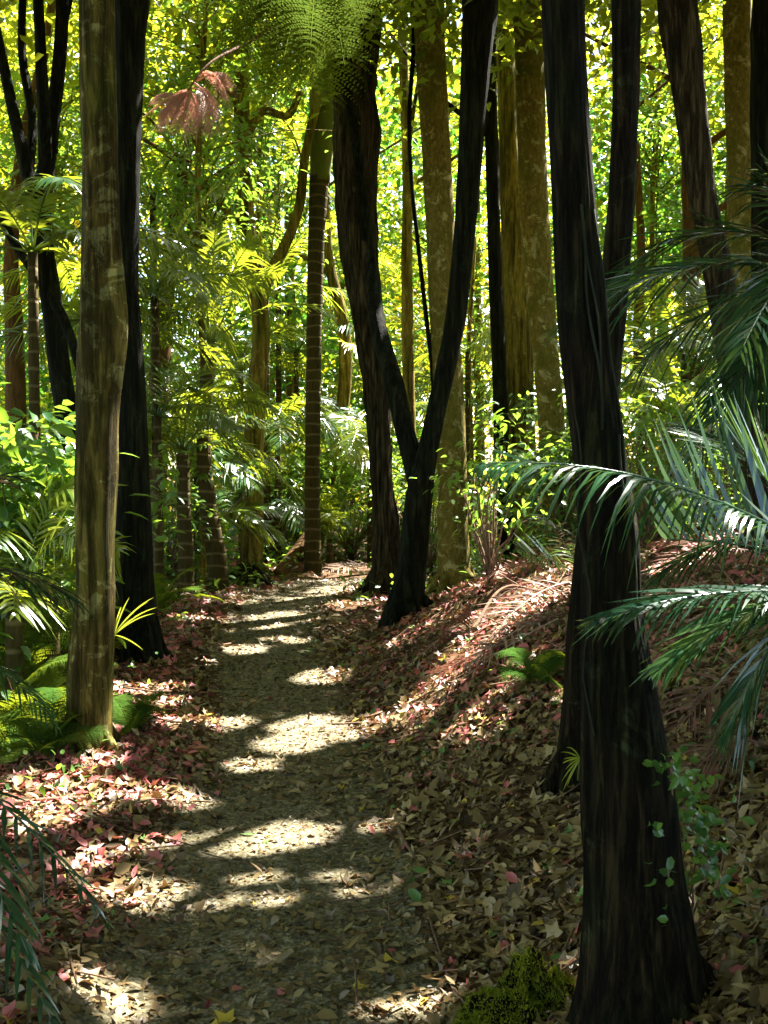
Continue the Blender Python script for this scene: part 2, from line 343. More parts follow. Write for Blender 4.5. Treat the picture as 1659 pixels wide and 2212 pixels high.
# ------------------------------------------------------------------ trees
TOPS = []       # (object, top xyz) crowns get canopy leaves
def trunk_pts(spec, Y, lean=0.0, base=True):
    P = [(*at(px, py, Y+lean*i), w/FPX*Y/2) for i, (px, py, w) in enumerate(spec)]
    return P
def tree(name, spec, mat, label, cat='tree', Y=None, top=10.5, rough=.08, ridge=.03, sides=20, limbs=6, group=None, crown=True, extra=None, step=.07):
    """spec: (px, py, width px) from the top of the picture down to the foot"""
    if Y is None:
        g = ghit(spec[-1][0], spec[-1][1]); Y = g[1]
    P = trunk_pts(spec, Y)
    gz = float(height(P[-1][0], Y))
    if P[-1][2] > gz+.05:                                  # foot hidden behind things: run it on down to the ground
        d = A(P[-1])-A(P[-2]); dx = d[0]/min(d[2], -.05)*(gz-P[-1][2]); dx = float(np.clip(dx, -.5, .5))
        P.append((P[-1][0]+dx, Y, gz, P[-1][3]*1.15))
    base = A([P[-1][0], Y, float(height(P[-1][0], Y))])
    P.append((P[-1][0], Y, base[2]-.35, P[-1][3]*1.12))
    d = nrm(A(P[0][:3])-A(P[1][:3])); p, r = A(P[0][:3]), P[0][3]
    up = []
    k = max(3, int((top-p[2])/1.2)); wob = rng.normal(size=(k, 2))*.07
    for j in range(k):
        d = nrm(d*.8+A([wob[j, 0], wob[j, 1], .25])); p = p+d*(top-P[0][2])/k; up.append((*p, r*(1-.6*(j+1)/k)))
    P = up[::-1]+P
    n = max(30, int((P[0][2]-P[-1][2])/step)); Q = spline(P, n)
    root = thing(name, base, label, cat, group)
    mb = MB(); tube(mb, Q[:, :3], np.maximum(Q[:, 3], .006), sides, rough, ridge, seed=rng.random()*50)
    if Y < 17:
        rb = P[-2][3]*(.62 if Y < 3.5 else .85); nr = 7; a0 = rng.random()*6.28
        for j in range(nr):
            az = a0+j*6.283/nr+rng.normal()*.25; ln = rb*(1.1+1.3*rng.random())+.04; u = np.linspace(0, 1, 10)
            rx = base[0]+np.cos(az)*(rb*.45+u*ln)+.03*np.sin(u*6+j)*u; ry_ = Y+np.sin(az)*(rb*.45+u*ln)
            rz = height(rx, ry_)+rb*1.7*(1-u)**2.2+.012-.05*u
            tube(mb, np.stack([rx, ry_, rz], 1), np.linspace(rb*.42, .012, 10), 9, .15, seed=j*2.)
    for j in range(limbs):
        z0 = max(4.6, top*.5, 1.9+.40*Y if Y < 14.5 else 0); z0 += rng.random()*max(top-z0, .8)*.9; ii = int(np.argmin(abs(Q[:, 2]-z0))); o = Q[ii]
        u = np.linspace(0, 1, 9)[:, None]
        for _ in range(14):                                # re-aimed so no limb shades the gaps cut for sun patches
            az = rng.random()*6.28; ln = 1.4+rng.random()*1.8
            pts = o[:3]+u*ln*A([math.cos(az), math.sin(az), .55+.3*rng.random()])+np.sin(u*5+az)*.12*u
            if shaded(pts, .12).all(): break
        else: continue
        tube(mb, pts, np.linspace(o[3]*.5, .012, 9), 7)
    if extra:
        for e in extra:
            E = spline([(*at(px, py, Y+dy), w/FPX*Y/2) for px, py, w, dy in e], 40)
            tube(mb, E[:, :3], E[:, 3], 14, rough, ridge, seed=rng.random()*50)
    mb.build('trunk', M[mat], root, base, True)
    if crown: TOPS.append((root, A(Q[0, :3])*A([1, 1, 0])+A([0, 0, top-1.5])))
    return root, Y
W_ = {}
tree('tree', [(208,0,72),(214,300,75),(218,500,80),(222,620,92),(224,700,100),(218,800,96),(212,900,90),(208,1000,90),(205,1100,86),(205,1300,86),(196,1450,94),(192,1560,98),(190,1625,112)],
     'bark_pale', 'tall pale lichened trunk standing at the left edge of the path', rough=.07, ridge=.05, sides=32)
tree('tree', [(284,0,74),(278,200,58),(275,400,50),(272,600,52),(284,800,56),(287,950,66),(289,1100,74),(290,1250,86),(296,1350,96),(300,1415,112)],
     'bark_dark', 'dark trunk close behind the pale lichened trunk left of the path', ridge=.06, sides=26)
tree('tree', [(105,330,34),(92,420,42),(88,480,42),(106,620,42),(128,780,46),(142,880,48),(152,1000,52)], 'bark_dark',
     'dark many-branched tree at the far left, forking into thin upright branches', Y=10.5, top=8.5, ridge=.06,
     extra=[[(92,430,36,0),(62,380,30,.1),(42,300,26,.1),(20,200,24,.2),(-10,60,22,.2)],[(100,400,30,0),(95,250,28,-.2),(88,120,24,-.2),(80,-60,20,-.2)],
            [(112,330,26,0),(122,200,18,0),(135,80,14,0),(160,-40,12,0)],[(62,380,22,.1),(70,260,20,.3),(48,120,18,.4),(50,-40,16,.4)],
            [(172,800,18,-.3),(150,720,20,-.2),(90,610,22,0),(40,540,20,.1),(-20,420,18,.2)]])
tree('tree', [(520,180,30),(526,330,34),(532,450,34),(548,600,38),(564,720,38),(556,830,44),(547,1000,45),(545,1120,46),(543,1246,54)], 'bark_gold',
     'golden brown bare trunk with bent upper limbs, left of the ringed palm', ridge=.03, top=8.5,
     extra=[[(545,640,30,0),(600,560,26,.3),(640,470,22,.4),(660,330,20,.4),(690,200,20,.4)],[(530,430,26,0),(480,480,22,-.3),(420,520,18,-.4),(396,600,16,-.4)],
            [(528,300,22,0),(570,240,18,0),(620,250,16,.2),(650,200,12,.3)],[(524,220,22,0),(470,190,18,0),(440,130,16,0),(420,60,14,0),(400,-40,12,0)]])
tree('tree', [(772,0,96),(768,100,94),(764,200,92),(770,290,96),(768,380,88),(772,480,78),(780,580,72),(793,680,66),(806,760,60),(815,850,54),(820,950,48),(824,1040,46),(832,1120,56),(836,1200,66),(842,1286,92)],
     'bark_rough', 'thick shaggy dark trunk in the middle, leaning left as it rises', rough=.10, ridge=.13, sides=36)
tree('tree', [(1036,0,76),(1030,100,66),(1021,250,54),(1008,450,48),(992,620,45),(966,780,42),(940,900,42),(922,990,48),(908,1060,60),(900,1140,62),(892,1230,64),(872,1342,90)],
     'bark_dark', 'dark forked tree in the middle making a V above its short stem', ridge=.06, sides=26,
     extra=[[(908,1070,52,0),(896,1010,46,.05),(872,920,42,.1),(846,810,42,.2),(822,730,40,.4),(806,640,30,.6),(800,540,20,.7)]])
tree('tree', [(868,0,18),(874,200,20),(880,420,22),(879,600,25),(881,780,26),(886,950,26),(888,1100,28)], 'bark_gold',
     'thin straight pole of a tree seen above the V of the forked tree', Y=16.5, limbs=3, sides=12)
tree('tree', [(922,0,66),(934,200,63),(944,350,62),(951,500,62),(957,650,62),(966,800,64),(974,950,62),(978,1080,64),(980,1180,68),(982,1272,80)], 'bark_lich',
     'straight mottled olive trunk right behind the forked dark tree', ridge=.02, rough=.05, sides=28, Y=13.0)
tree('tree', [(1058,150,30),(1062,300,28),(1067,500,28),(1072,650,30),(1078,800,32),(1083,930,34)], 'bark_dark', 'slim black trunk hugging the left side of the golden trunk', Y=15, limbs=3, sides=14)
tree('tree', [(1086,0,44),(1094,180,40),(1101,330,44),(1110,480,56),(1115,620,62),(1117,760,66),(1118,880,74),(1119,1000,78),(1122,1110,82),(1128,1190,92)], 'bark_gold',
     'golden trunk with a sunlit right edge, right of the mottled trunk', rough=.06, ridge=.05, sides=28)
tree('tree', [(1138,0,62),(1144,200,62),(1152,400,62),(1160,560,62),(1172,700,60),(1186,850,54),(1194,960,56),(1200,1050,60)], 'bark_lich',
     'grey blotched trunk between the golden trunk and the big near dark trunk', Y=13.5, limbs=4, sides=22)
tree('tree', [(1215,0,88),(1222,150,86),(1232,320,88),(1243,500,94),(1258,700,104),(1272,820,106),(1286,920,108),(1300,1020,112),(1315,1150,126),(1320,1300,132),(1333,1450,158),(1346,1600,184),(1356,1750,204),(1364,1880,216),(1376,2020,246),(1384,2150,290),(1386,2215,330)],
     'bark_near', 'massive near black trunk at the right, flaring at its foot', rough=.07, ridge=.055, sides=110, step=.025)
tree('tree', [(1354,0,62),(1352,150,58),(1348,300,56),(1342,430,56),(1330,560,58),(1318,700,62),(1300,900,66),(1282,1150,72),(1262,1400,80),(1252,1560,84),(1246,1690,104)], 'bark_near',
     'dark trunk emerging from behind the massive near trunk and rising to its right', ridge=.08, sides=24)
tree('tree', [(1462,0,80),(1478,120,74),(1492,230,66),(1506,340,62),(1522,450,60),(1546,560,60),(1568,680,60),(1588,800,62),(1606,900,66)], 'bark_rough',
     'dark trunk at the right bending steeply down to the right', Y=8.2, ridge=.10, sides=26)
tree('tree', [(1592,0,58),(1594,200,54),(1600,400,54),(1606,600,56),(1610,800,60)], 'bark_lich', 'mossy grey trunk near the right edge, rising behind the palm fronds', Y=12, limbs=4)
tree('tree', [(1652,0,54),(1650,300,54),(1654,600,58),(1660,900,64)], 'bark_dark', 'dark trunk cut by the right edge of the picture', Y=9.6, limbs=4)
tree('tree', [(1490,380,34),(1494,500,38),(1496,620,42),(1500,740,44),(1504,860,46)], 'bark_red', 'red-brown trunk seen between the two leaning dark trunks at the right', Y=15, limbs=3, top=9)
tree('tree', [(706,480,16),(716,590,22),(734,660,26),(746,750,28),(742,860,30),(730,950,30),(708,1040,30),(692,1120,34)], 'bark_gold', 'crooked sunlit trunk bowing right behind the ringed palm', Y=18, limbs=3, top=8)
tree('tree', [(624,150,18),(626,330,20),(625,500,22),(627,680,24),(629,900,26)], 'bark_gold', 'slender straight trunk just left of the ringed palm, deep in the wood', Y=21, limbs=3)
tree('tree', [(405,330,24),(388,420,28),(372,520,32),(358,650,36),(347,780,42),(342,900,46)], 'bark_red', 'brown trunk leaning right, behind the palms left of the path', Y=16, limbs=3, top=8,
     extra=[[(400,360,22,0),(420,280,18,0),(400,200,16,.2),(420,100,14,.3)],[(392,400,20,0),(440,480,16,0),(470,400,14,0),(500,360,12,0)]])
tree('tree', [(24,560,32),(30,700,38),(34,850,42),(36,960,44)], 'bark_red', 'brown trunk at the left edge beyond the leafy bush', Y=14, limbs=3, top=8.5)
tree('tree', [(1385,560,18),(1380,700,24),(1384,850,26),(1390,960,28)], 'bark_red', 'thin rusty trunk just right of the dark trunk behind the massive one', Y=17, limbs=3)
tree('tree', [(560,0,20),(566,200,22),(572,380,24),(578,560,26),(580,760,28)], 'bark_gold', 'far thin trunk above the golden brown bent tree', Y=23, limbs=3)
tree('tree', [(1425,200,20),(1428,420,22),(1430,620,24),(1436,820,26)], 'bark_gold', 'far thin trunk glimpsed left of the steeply bending dark trunk', Y=24, limbs=3)
tree('tree', [(1030,500,16),(1032,700,18),(1036,900,20),(1038,1050,22)], 'bark_gold', 'far thin trunk glimpsed between mottled and golden trunks', Y=24, limbs=3)
# climbing stem
P = spline([(*at(px, py, 13.0), w/FPX*13/2) for px, py, w in [(892,-30,9),(893,100,10),(884,250,10),(888,380,9),(902,520,10),(920,680,10),(934,800,11),(938,900,11),(930,1000,10)]], 90)
g = at(930, 1000, 13.); mb = MB(); tube(mb, P[:, :3], P[:, 3], 7, .1)
tube(mb, np.linspace(P[-1, :3], A([g[0]-.1, 13.05, float(height(g[0], 13.))-.05]), 12), np.full(12, .028), 7)
tube(mb, np.stack([np.linspace(P[0, 0], P[0, 0]+.3, 20), np.full(20, 13.)+np.sin(np.linspace(0, 5, 20))*.1, np.linspace(P[0, 2], 9.5, 20)], 1), np.full(20, .025), 7)
bs = A([g[0]-.1, 13.05, float(height(g[0], 13.))]); tag(mb.build('vine', M['bark_dark'], None, bs, True), 'thin dark wavy vine hanging beside the mottled olive trunk', 'vine')

# ------------------------------------------------------------------ palms and tree ferns
def palm(spec, K, label, n, ln, up=(25, 80), mat='palm', bark='bark_palm', name='palm', leaf=.42, tint=.5, group='palms in the undergrowth', shaft=None, fr=None, droop=.4, cat='palm', fern=False, az0=None, w=.03, sag=.35, nl=34):
    """spec: trunk pixel line or None for a stemless young palm; K = (px, py, Y) of the crown"""
    k = at(*K); gz = float(height(k[0], k[1]))
    bx = k[0]
    if spec: f = at(spec[-1][0], spec[-1][1], K[2]); bx = f[0]
    gz = float(height(bx, k[1])); base = A([bx, k[1], gz]); root = thing(name, base, label, cat, group)
    if spec:
        P = [(*at(px, py, K[2]), wd/FPX*K[2]/2) for px, py, wd in spec]
        P.append((P[-1][0], K[2], min(gz-.2, P[-1][2]-.1), P[-1][3]*1.15)); Q = spline(P, 80)
        mb = MB(); tube(mb, Q[:, :3], Q[:, 3], 18, .03, .02, seed=rng.random()*9); mb.build('trunk', M[bark], root, base, True)
    elif k[2]-gz > .25:
        mb = MB(); tube(mb, np.linspace(base-A([0, 0, .1]), k, 8), np.linspace(.06, .045, 8), 9, .1); mb.build('stem', M[bark], root, base, True)
    if shaft:
        P = spline([(*at(px, py, K[2]), wd/FPX*K[2]/2) for px, py, wd in shaft], 30)
        mb = MB(); tube(mb, P[:, :3], P[:, 3], 18, .03); mb.build('crown_shaft', M['bark_green'], root, base, True)
    a0 = rng.random()*6.28 if az0 is None else az0
    for j in range(n):
        az = a0+j*2.399+rng.normal()*.2; el = math.radians(up[0]+(up[1]-up[0])*rng.random()); L = ln*(.8+.4*rng.random())
        d = A([math.cos(az)*math.cos(el), math.sin(az)*math.cos(el), math.sin(el)])
        tip = k+d*L-A([0, 0, L*sag*(.5+math.cos(el))]); bow = A([0, 0, L*sag*.42])
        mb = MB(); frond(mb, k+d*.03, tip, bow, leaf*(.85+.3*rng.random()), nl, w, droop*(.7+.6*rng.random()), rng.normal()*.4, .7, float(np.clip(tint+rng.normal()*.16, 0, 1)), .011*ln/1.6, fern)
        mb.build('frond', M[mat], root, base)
    return root, base
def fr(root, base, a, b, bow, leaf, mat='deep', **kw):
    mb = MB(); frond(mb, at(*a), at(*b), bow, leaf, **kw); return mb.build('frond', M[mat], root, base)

# ringed palm in the middle distance (its crown is above the picture)
Yp = float(ghit(675, 1236)[1])
palm([(690,380,42),(683,520,36),(679,700,33),(676,900,33),(675,1100,34),(676,1236,42)], (706,-40,Yp), 'ringed palm trunk standing at the bend of the path', 11, 2.6, (20,75), shaft=[(708,-60,44),(704,40,58),(700,150,62),(697,270,56),(691,392,42)], group=None, name='ringed_palm')
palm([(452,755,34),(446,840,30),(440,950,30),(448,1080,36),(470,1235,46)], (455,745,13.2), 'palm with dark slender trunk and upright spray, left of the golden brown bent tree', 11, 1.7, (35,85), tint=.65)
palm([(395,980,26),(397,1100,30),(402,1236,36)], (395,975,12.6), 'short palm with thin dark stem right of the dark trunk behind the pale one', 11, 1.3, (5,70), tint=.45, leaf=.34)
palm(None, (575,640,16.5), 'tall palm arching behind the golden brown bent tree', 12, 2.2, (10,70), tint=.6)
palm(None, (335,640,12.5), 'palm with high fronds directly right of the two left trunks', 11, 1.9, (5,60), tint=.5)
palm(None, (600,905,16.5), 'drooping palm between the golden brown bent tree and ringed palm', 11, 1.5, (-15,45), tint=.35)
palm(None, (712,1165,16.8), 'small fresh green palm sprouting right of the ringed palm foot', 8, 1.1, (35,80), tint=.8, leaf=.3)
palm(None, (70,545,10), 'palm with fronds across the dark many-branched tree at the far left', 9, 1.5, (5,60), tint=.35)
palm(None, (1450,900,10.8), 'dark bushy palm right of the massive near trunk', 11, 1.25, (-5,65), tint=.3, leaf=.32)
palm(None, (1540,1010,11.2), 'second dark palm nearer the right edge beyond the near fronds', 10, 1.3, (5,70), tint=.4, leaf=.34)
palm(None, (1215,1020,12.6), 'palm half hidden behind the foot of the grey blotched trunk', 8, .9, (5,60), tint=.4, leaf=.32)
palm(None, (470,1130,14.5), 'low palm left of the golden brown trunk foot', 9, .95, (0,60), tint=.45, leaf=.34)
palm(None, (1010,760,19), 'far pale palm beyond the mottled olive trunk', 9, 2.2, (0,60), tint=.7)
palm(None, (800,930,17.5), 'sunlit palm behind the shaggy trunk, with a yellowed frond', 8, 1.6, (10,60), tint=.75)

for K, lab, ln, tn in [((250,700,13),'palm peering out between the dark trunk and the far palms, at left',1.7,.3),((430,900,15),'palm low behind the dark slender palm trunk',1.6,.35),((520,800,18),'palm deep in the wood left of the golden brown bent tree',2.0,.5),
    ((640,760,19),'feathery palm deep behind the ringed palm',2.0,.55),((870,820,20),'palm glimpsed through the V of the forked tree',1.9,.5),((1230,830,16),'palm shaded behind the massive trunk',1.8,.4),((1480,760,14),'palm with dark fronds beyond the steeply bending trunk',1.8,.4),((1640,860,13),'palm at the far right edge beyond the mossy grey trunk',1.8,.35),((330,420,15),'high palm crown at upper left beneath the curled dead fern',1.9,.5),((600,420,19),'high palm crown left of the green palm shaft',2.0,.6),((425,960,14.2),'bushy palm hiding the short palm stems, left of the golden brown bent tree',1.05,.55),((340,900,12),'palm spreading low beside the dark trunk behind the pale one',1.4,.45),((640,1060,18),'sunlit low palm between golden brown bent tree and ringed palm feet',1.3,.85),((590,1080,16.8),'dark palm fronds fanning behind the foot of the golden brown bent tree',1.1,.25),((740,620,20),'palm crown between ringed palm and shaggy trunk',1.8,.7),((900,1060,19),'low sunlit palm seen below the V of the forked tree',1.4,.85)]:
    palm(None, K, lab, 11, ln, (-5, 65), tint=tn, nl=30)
# ---- near palms at the right edge: fronds reach in front of the massive trunk
b8 = A([1.45, 2.35, float(height(1.45, 2.35))])
r8 = thing('young_palm', b8, 'young near palm whose dark fronds cross the massive trunk', 'palm', None)
mb = MB(); tube(mb, np.linspace(b8-A([0, 0, .1]), b8+A([.05, 0, .62]), 10), np.linspace(.07, .05, 10), 12, .1); mb.build('stem', M['bark_palm'], r8, b8, True)
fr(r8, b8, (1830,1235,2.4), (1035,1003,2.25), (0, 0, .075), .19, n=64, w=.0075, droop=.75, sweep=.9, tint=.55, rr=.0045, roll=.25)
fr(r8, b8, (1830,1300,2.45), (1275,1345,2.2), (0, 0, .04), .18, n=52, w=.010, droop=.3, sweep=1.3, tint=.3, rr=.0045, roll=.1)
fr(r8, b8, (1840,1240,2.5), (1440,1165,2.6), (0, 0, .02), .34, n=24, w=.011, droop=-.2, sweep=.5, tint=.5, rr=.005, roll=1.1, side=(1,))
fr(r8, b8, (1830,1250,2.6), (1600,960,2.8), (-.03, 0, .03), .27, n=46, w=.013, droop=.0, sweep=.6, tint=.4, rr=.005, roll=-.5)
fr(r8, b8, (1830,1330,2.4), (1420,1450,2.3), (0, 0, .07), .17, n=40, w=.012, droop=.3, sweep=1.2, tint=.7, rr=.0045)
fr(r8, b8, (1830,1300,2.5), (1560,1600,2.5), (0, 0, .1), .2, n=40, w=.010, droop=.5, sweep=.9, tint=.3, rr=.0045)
b9 = A([2.35, 3.9, float(height(2.35, 3.9))])
r9 = thing('palm', b9, 'taller near palm reaching long feathery fronds in from the right edge', 'palm', None)
mb = MB(); tube(mb, np.linspace(b9-A([0, 0, .1]), at(1860, 660, 3.9), 24), np.linspace(.1, .06, 24), 14, .08); mb.build('trunk', M['bark_palm'], r9, b9, True)
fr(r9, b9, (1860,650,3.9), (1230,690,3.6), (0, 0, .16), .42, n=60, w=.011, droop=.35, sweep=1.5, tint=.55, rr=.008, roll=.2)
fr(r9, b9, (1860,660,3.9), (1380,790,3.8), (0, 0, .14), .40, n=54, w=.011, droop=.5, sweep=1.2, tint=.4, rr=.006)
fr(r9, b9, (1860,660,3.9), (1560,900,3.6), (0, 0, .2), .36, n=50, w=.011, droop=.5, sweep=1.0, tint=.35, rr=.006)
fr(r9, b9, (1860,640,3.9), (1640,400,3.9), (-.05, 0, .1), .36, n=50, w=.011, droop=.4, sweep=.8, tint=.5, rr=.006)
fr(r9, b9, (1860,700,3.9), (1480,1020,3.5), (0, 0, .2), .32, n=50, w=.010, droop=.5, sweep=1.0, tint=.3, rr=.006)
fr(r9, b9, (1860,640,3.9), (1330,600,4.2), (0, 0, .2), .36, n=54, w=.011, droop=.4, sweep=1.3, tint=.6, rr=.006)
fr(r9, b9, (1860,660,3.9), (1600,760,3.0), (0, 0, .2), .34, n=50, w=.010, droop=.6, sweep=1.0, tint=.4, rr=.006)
fr(r8, b8, (1830,1220,2.7), (1500,930,3.1), (-.03, 0, .08), .26, n=44, w=.010, droop=.2, sweep=.8, tint=.45, rr=.005)
fr(r8, b8, (1830,1250,2.6), (1420,1250,2.9), (0, 0, .1), .24, n=46, w=.009, droop=.5, sweep=1.0, tint=.5, rr=.005)
g = ghit(1260, 1250); b10 = g
r10 = thing('young_palm', b10, 'low bank palm with a pale sunlit fan left of the massive trunk', 'palm', None)
Yf = 6.6
fr(r10, b10, (1262,1250,g[1]), (1120,1190,Yf), (0, 0, .03), .34, n=26, w=.018, droop=.05, sweep=1.6, tint=.9, rr=.006, gap0=.35, roll=.9)
fr(r10, b10, (1262,1250,g[1]), (1160,1110,Yf), (0, 0, .06), .26, n=26, w=.018, droop=.4, sweep=1., tint=.6, rr=.006)
fr(r10, b10, (1262,1250,g[1]), (1300,1080,Yf), (0, 0, .05), .26, n=26, w=.018, droop=.4, sweep=1., tint=.5, rr=.006)
sunpt(1140, 1195, Yf, .28); sunpt(1060, 1030, 2.2, .12); sunpt(1540, 1050, 2.6, .22); sunpt(1480, 1410, 2.3, .10); sunpt(1240, 1180, 2.2, .06)

# ---- palm at the left front
b11 = A([-1.55, 2.6, float(height(-1.55, 2.6))])
r11 = thing('young_palm', b11, 'dark arching palm at the left edge in front of the pale lichened trunk', 'palm', None)
mb = MB(); tube(mb, np.linspace(b11-A([0, 0, .1]), b11+A([0, 0, .3]), 6), np.linspace(.06, .05, 6), 10, .1); mb.build('stem', M['bark_palm'], r11, b11, True)
for a, b, bw, lf, tn, ww, nn in [((-300,1600,2.4),(60,2060,1.75),.12,.17,.25,.010,26),((-300,1640,2.4),(230,1990,1.8),.10,.10,.2,.009,22),((-300,1700,2.3),(110,2200,1.7),.08,.13,.2,.010,22),
                         ((-300,1300,3.2),(150,1290,3.6),.10,.26,.2,.012,34),((-300,1330,3.2),(30,1030,3.4),.1,.24,.25,.012,30),((-300,1560,3.),(120,1570,3.6),.2,.16,.7,.010,30)]:
    fr(r11, b11, a, b, (0, 0, bw), lf, n=nn, w=ww, droop=.45, sweep=1.2, tint=tn, rr=.0045, roll=.2)

# ---- tree fern whose crown hangs into the top of the picture
kf = at(640, -110, 8.5); bf = A([at(596, 1000, 8.5)[0]-.02, 8.5, 0])
# the fern stands left of the path, out of its way
c0 = at(838, 1240, 13.3); tf_base = A([c0[0], 13.3, float(height(c0[0], 13.3))]); rtf = thing('tree_fern', tf_base, 'tree fern hanging feathery olive fronds in front of the shaggy trunk top', 'tree fern')
ktop = at(690, -70, 11.8)
mb = MB(); Q = spline([(*tf_base-A([0, 0, .2]), .08), (*at(806, 760, 13.2), .07), (*at(768, 300, 12.8), .06), (*ktop, .07)], 80)
tube(mb, Q[:, :3], Q[:, 3], 12, .12); mb.build('trunk', M['bark_dark'], rtf, tf_base, True)
for b, bw, lf in [((745,150,9.4), .22, .55), ((705,240,9.8), .2, .55), ((640,230,9.8), .2, .55), ((570,220,10.2), .25, .55), ((790,60,9.4), .25, .5), ((450,190,10.4), .25, .55), ((610,140,9.2), .22, .55), ((400,80,10.2), .3, .5), ((500,140,9.8), .25, .5), ((670,110,9.0), .2, .5), ((540,40,10.2), .25, .5), ((850,-60,11.), .3, .5), ((760,-60,14.), .3, .5)]:
    mb = MB(); frond(mb, ktop, at(*b), A([0, 0, bw]), lf, 30, .03, .3, rng.normal()*.3, .4, .8+.1*rng.random(), .012, True); mb.build('frond', M['fern'], rtf, tf_base)
for q in [(650,110,9.8),(560,100,10),(470,120,10.2),(690,60,9.8),(600,40,10)]: sunpt(*q, .26)

# ---- ground ferns
def fern(px, py, label, n=8, ln=.5, tint=.5, Y=None, mat='fern', leaf=.14):
    g = ghit(px, py) if Y is None else None
    if g is None: g = at(px, py, Y); g[2] = float(height(g[0], Y))
    root = thing('fern', g, label, 'fern', 'ferns on the forest floor')
    for j in range(n):
        az = j*2.399+rng.normal()*.2; el = math.radians(25+40*rng.random()); L = ln*(.8+.4*rng.random())
        d = A([math.cos(az)*math.cos(el), math.sin(az)*math.cos(el), math.sin(el)])
        mb = MB(); frond(mb, g+d*.01, g+d*L-A([0, 0, L*.25]), A([0, 0, L*.14]), leaf, 20, .02, .3, rng.normal()*.3, .4, float(np.clip(tint+rng.normal()*.15, 0, 1)), .004, True, gap0=.08)
        mb.build('frond', M[mat], root, g)
fern(285, 1585, 'small green fern right of the pale trunk foot by the path', 7, .32, .35)
fern(60, 1560, 'yellow green fern at the left edge below the dark arching palm', 9, .62, .75)
fern(110, 1500, 'fern leaning against the left side of the pale lichened trunk', 9, .6, .65)
for px, py, lab, L_, tn in [(30,1530,'tall lit fern at the left edge above the dark arching palm',.9,.8),(120,1450,'feathery fern touching the pale lichened trunk below the broad-leaved bush',.8,.75),(-20,1590,'fern cut by the left edge of the picture',.8,.65),(70,1480,'bushy fern in front of the broad-leaved bush',.85,.9),(120,1580,'small bright fern low against the pale lichened trunk',.45,.8),(30,1650,'dull fern leaning over the red litter at the left edge',.5,.5)]:
    fern(px, py, lab, 10, L_, tn, leaf=L_*.26)
fern(20, 1450, 'large fern at the left edge under the leafy bush', 10, .75, .7, leaf=.2)
fern(100, 1640, 'dim fern left of the pale trunk, lowest of the left ferns', 8, .42, .4)
fern(1165, 1480, 'dark low fern on the shaded bank left of the massive trunk', 7, .3, .15)
fern(760, 1195, 'bright fern in the sun between ringed palm and shaggy trunk', 9, .7, .9, leaf=.22)
fern(330, 1150, 'fern behind the dark trunk left of the path', 9, .8, .6, Y=11, leaf=.24)

# ---- leafy bushes
def bush(px, Y, z0, z1, rx, label, n, L, tint=.5, mat='bush', name='bush', cat='bush', clumps=26, ry=None, right=None):
    c = at(px, 1000, Y); g = A([c[0], Y, float(height(c[0], Y))]); root = thing(name, g, label, cat, 'bushes in the undergrowth')
    ry = ry or rx; mb = MB(); st = MB(); per = n//clumps
    if z0 >= 1.4: tube(st, np.linspace(g-A([0, 0, .1]), g+A([.1, 0, z1-.3]), 30)+np.sin(np.linspace(0, 7, 30))[:, None]*A([.05, .03, 0]), np.linspace(.06, .03, 30), 9, .1)
    for j in range(clumps):
        u = rng.normal(size=3)*.45; cc = g+A([u[0]*rx, u[1]*ry, z0+(z1-z0)*rng.random()])
        if right and proj(cc)[0] > right: continue
        g0 = g if z0 < 1.4 else g+A([.1, 0, max(z0*.6, cc[2]-g[2]-.4-.5*rng.random())])
        t = np.linspace(0, 1, 7)[:, None]; pts = g0+(cc-g0)*t+A([0, 0, .12])*np.sin(t*3.1)+rng.normal(size=(7, 3))*.012
        tube(st, pts, np.linspace(.012, .004, 7), 5)
        P = cc+rng.normal(size=(per, 3))*A([.17, .17, .11])*(.6+rx*.35)
        if z0 >= 1.4: P = P[shaded(P, .1)]
        per_ = len(P)
        D = nrm((P-cc)*A([1, 1, .3])+rng.normal(size=(per_, 3))*.1-A([0, 0, .04])); N = nrm(A([0, 0, 1.])+rng.normal(size=(per_, 3))*.35)
        leaves(mb, P, D, N, L*(.6+.7*rng.random(per_)), L*.55*(.7+.5*rng.random(per_)), np.clip(tint+rng.normal()*.15+rng.normal(size=per_)*.15, 0, 1))
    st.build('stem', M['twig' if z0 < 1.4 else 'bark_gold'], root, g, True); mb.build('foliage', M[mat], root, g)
    return root
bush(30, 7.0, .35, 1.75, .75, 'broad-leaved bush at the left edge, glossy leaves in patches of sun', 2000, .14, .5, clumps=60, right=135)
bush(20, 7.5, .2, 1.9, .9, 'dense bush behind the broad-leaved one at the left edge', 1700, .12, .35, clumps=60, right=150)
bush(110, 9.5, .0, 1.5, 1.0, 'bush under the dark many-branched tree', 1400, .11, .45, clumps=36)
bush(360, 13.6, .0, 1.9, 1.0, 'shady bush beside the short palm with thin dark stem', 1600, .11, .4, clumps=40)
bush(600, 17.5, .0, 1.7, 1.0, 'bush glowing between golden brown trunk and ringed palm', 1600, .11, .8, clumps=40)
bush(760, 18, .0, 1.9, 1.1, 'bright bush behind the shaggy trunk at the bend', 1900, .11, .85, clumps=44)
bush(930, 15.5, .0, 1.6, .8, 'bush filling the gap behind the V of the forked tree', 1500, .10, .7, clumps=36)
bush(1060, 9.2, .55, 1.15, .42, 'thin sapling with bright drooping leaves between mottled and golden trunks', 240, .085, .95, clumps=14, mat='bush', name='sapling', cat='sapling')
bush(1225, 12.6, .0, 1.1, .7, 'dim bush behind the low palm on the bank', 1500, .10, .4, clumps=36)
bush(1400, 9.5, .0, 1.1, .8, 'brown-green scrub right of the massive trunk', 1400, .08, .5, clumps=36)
bush(1570, 9.8, .0, 1.3, .9, 'scrub at the right edge behind the near palm', 1400, .08, .6, clumps=36)
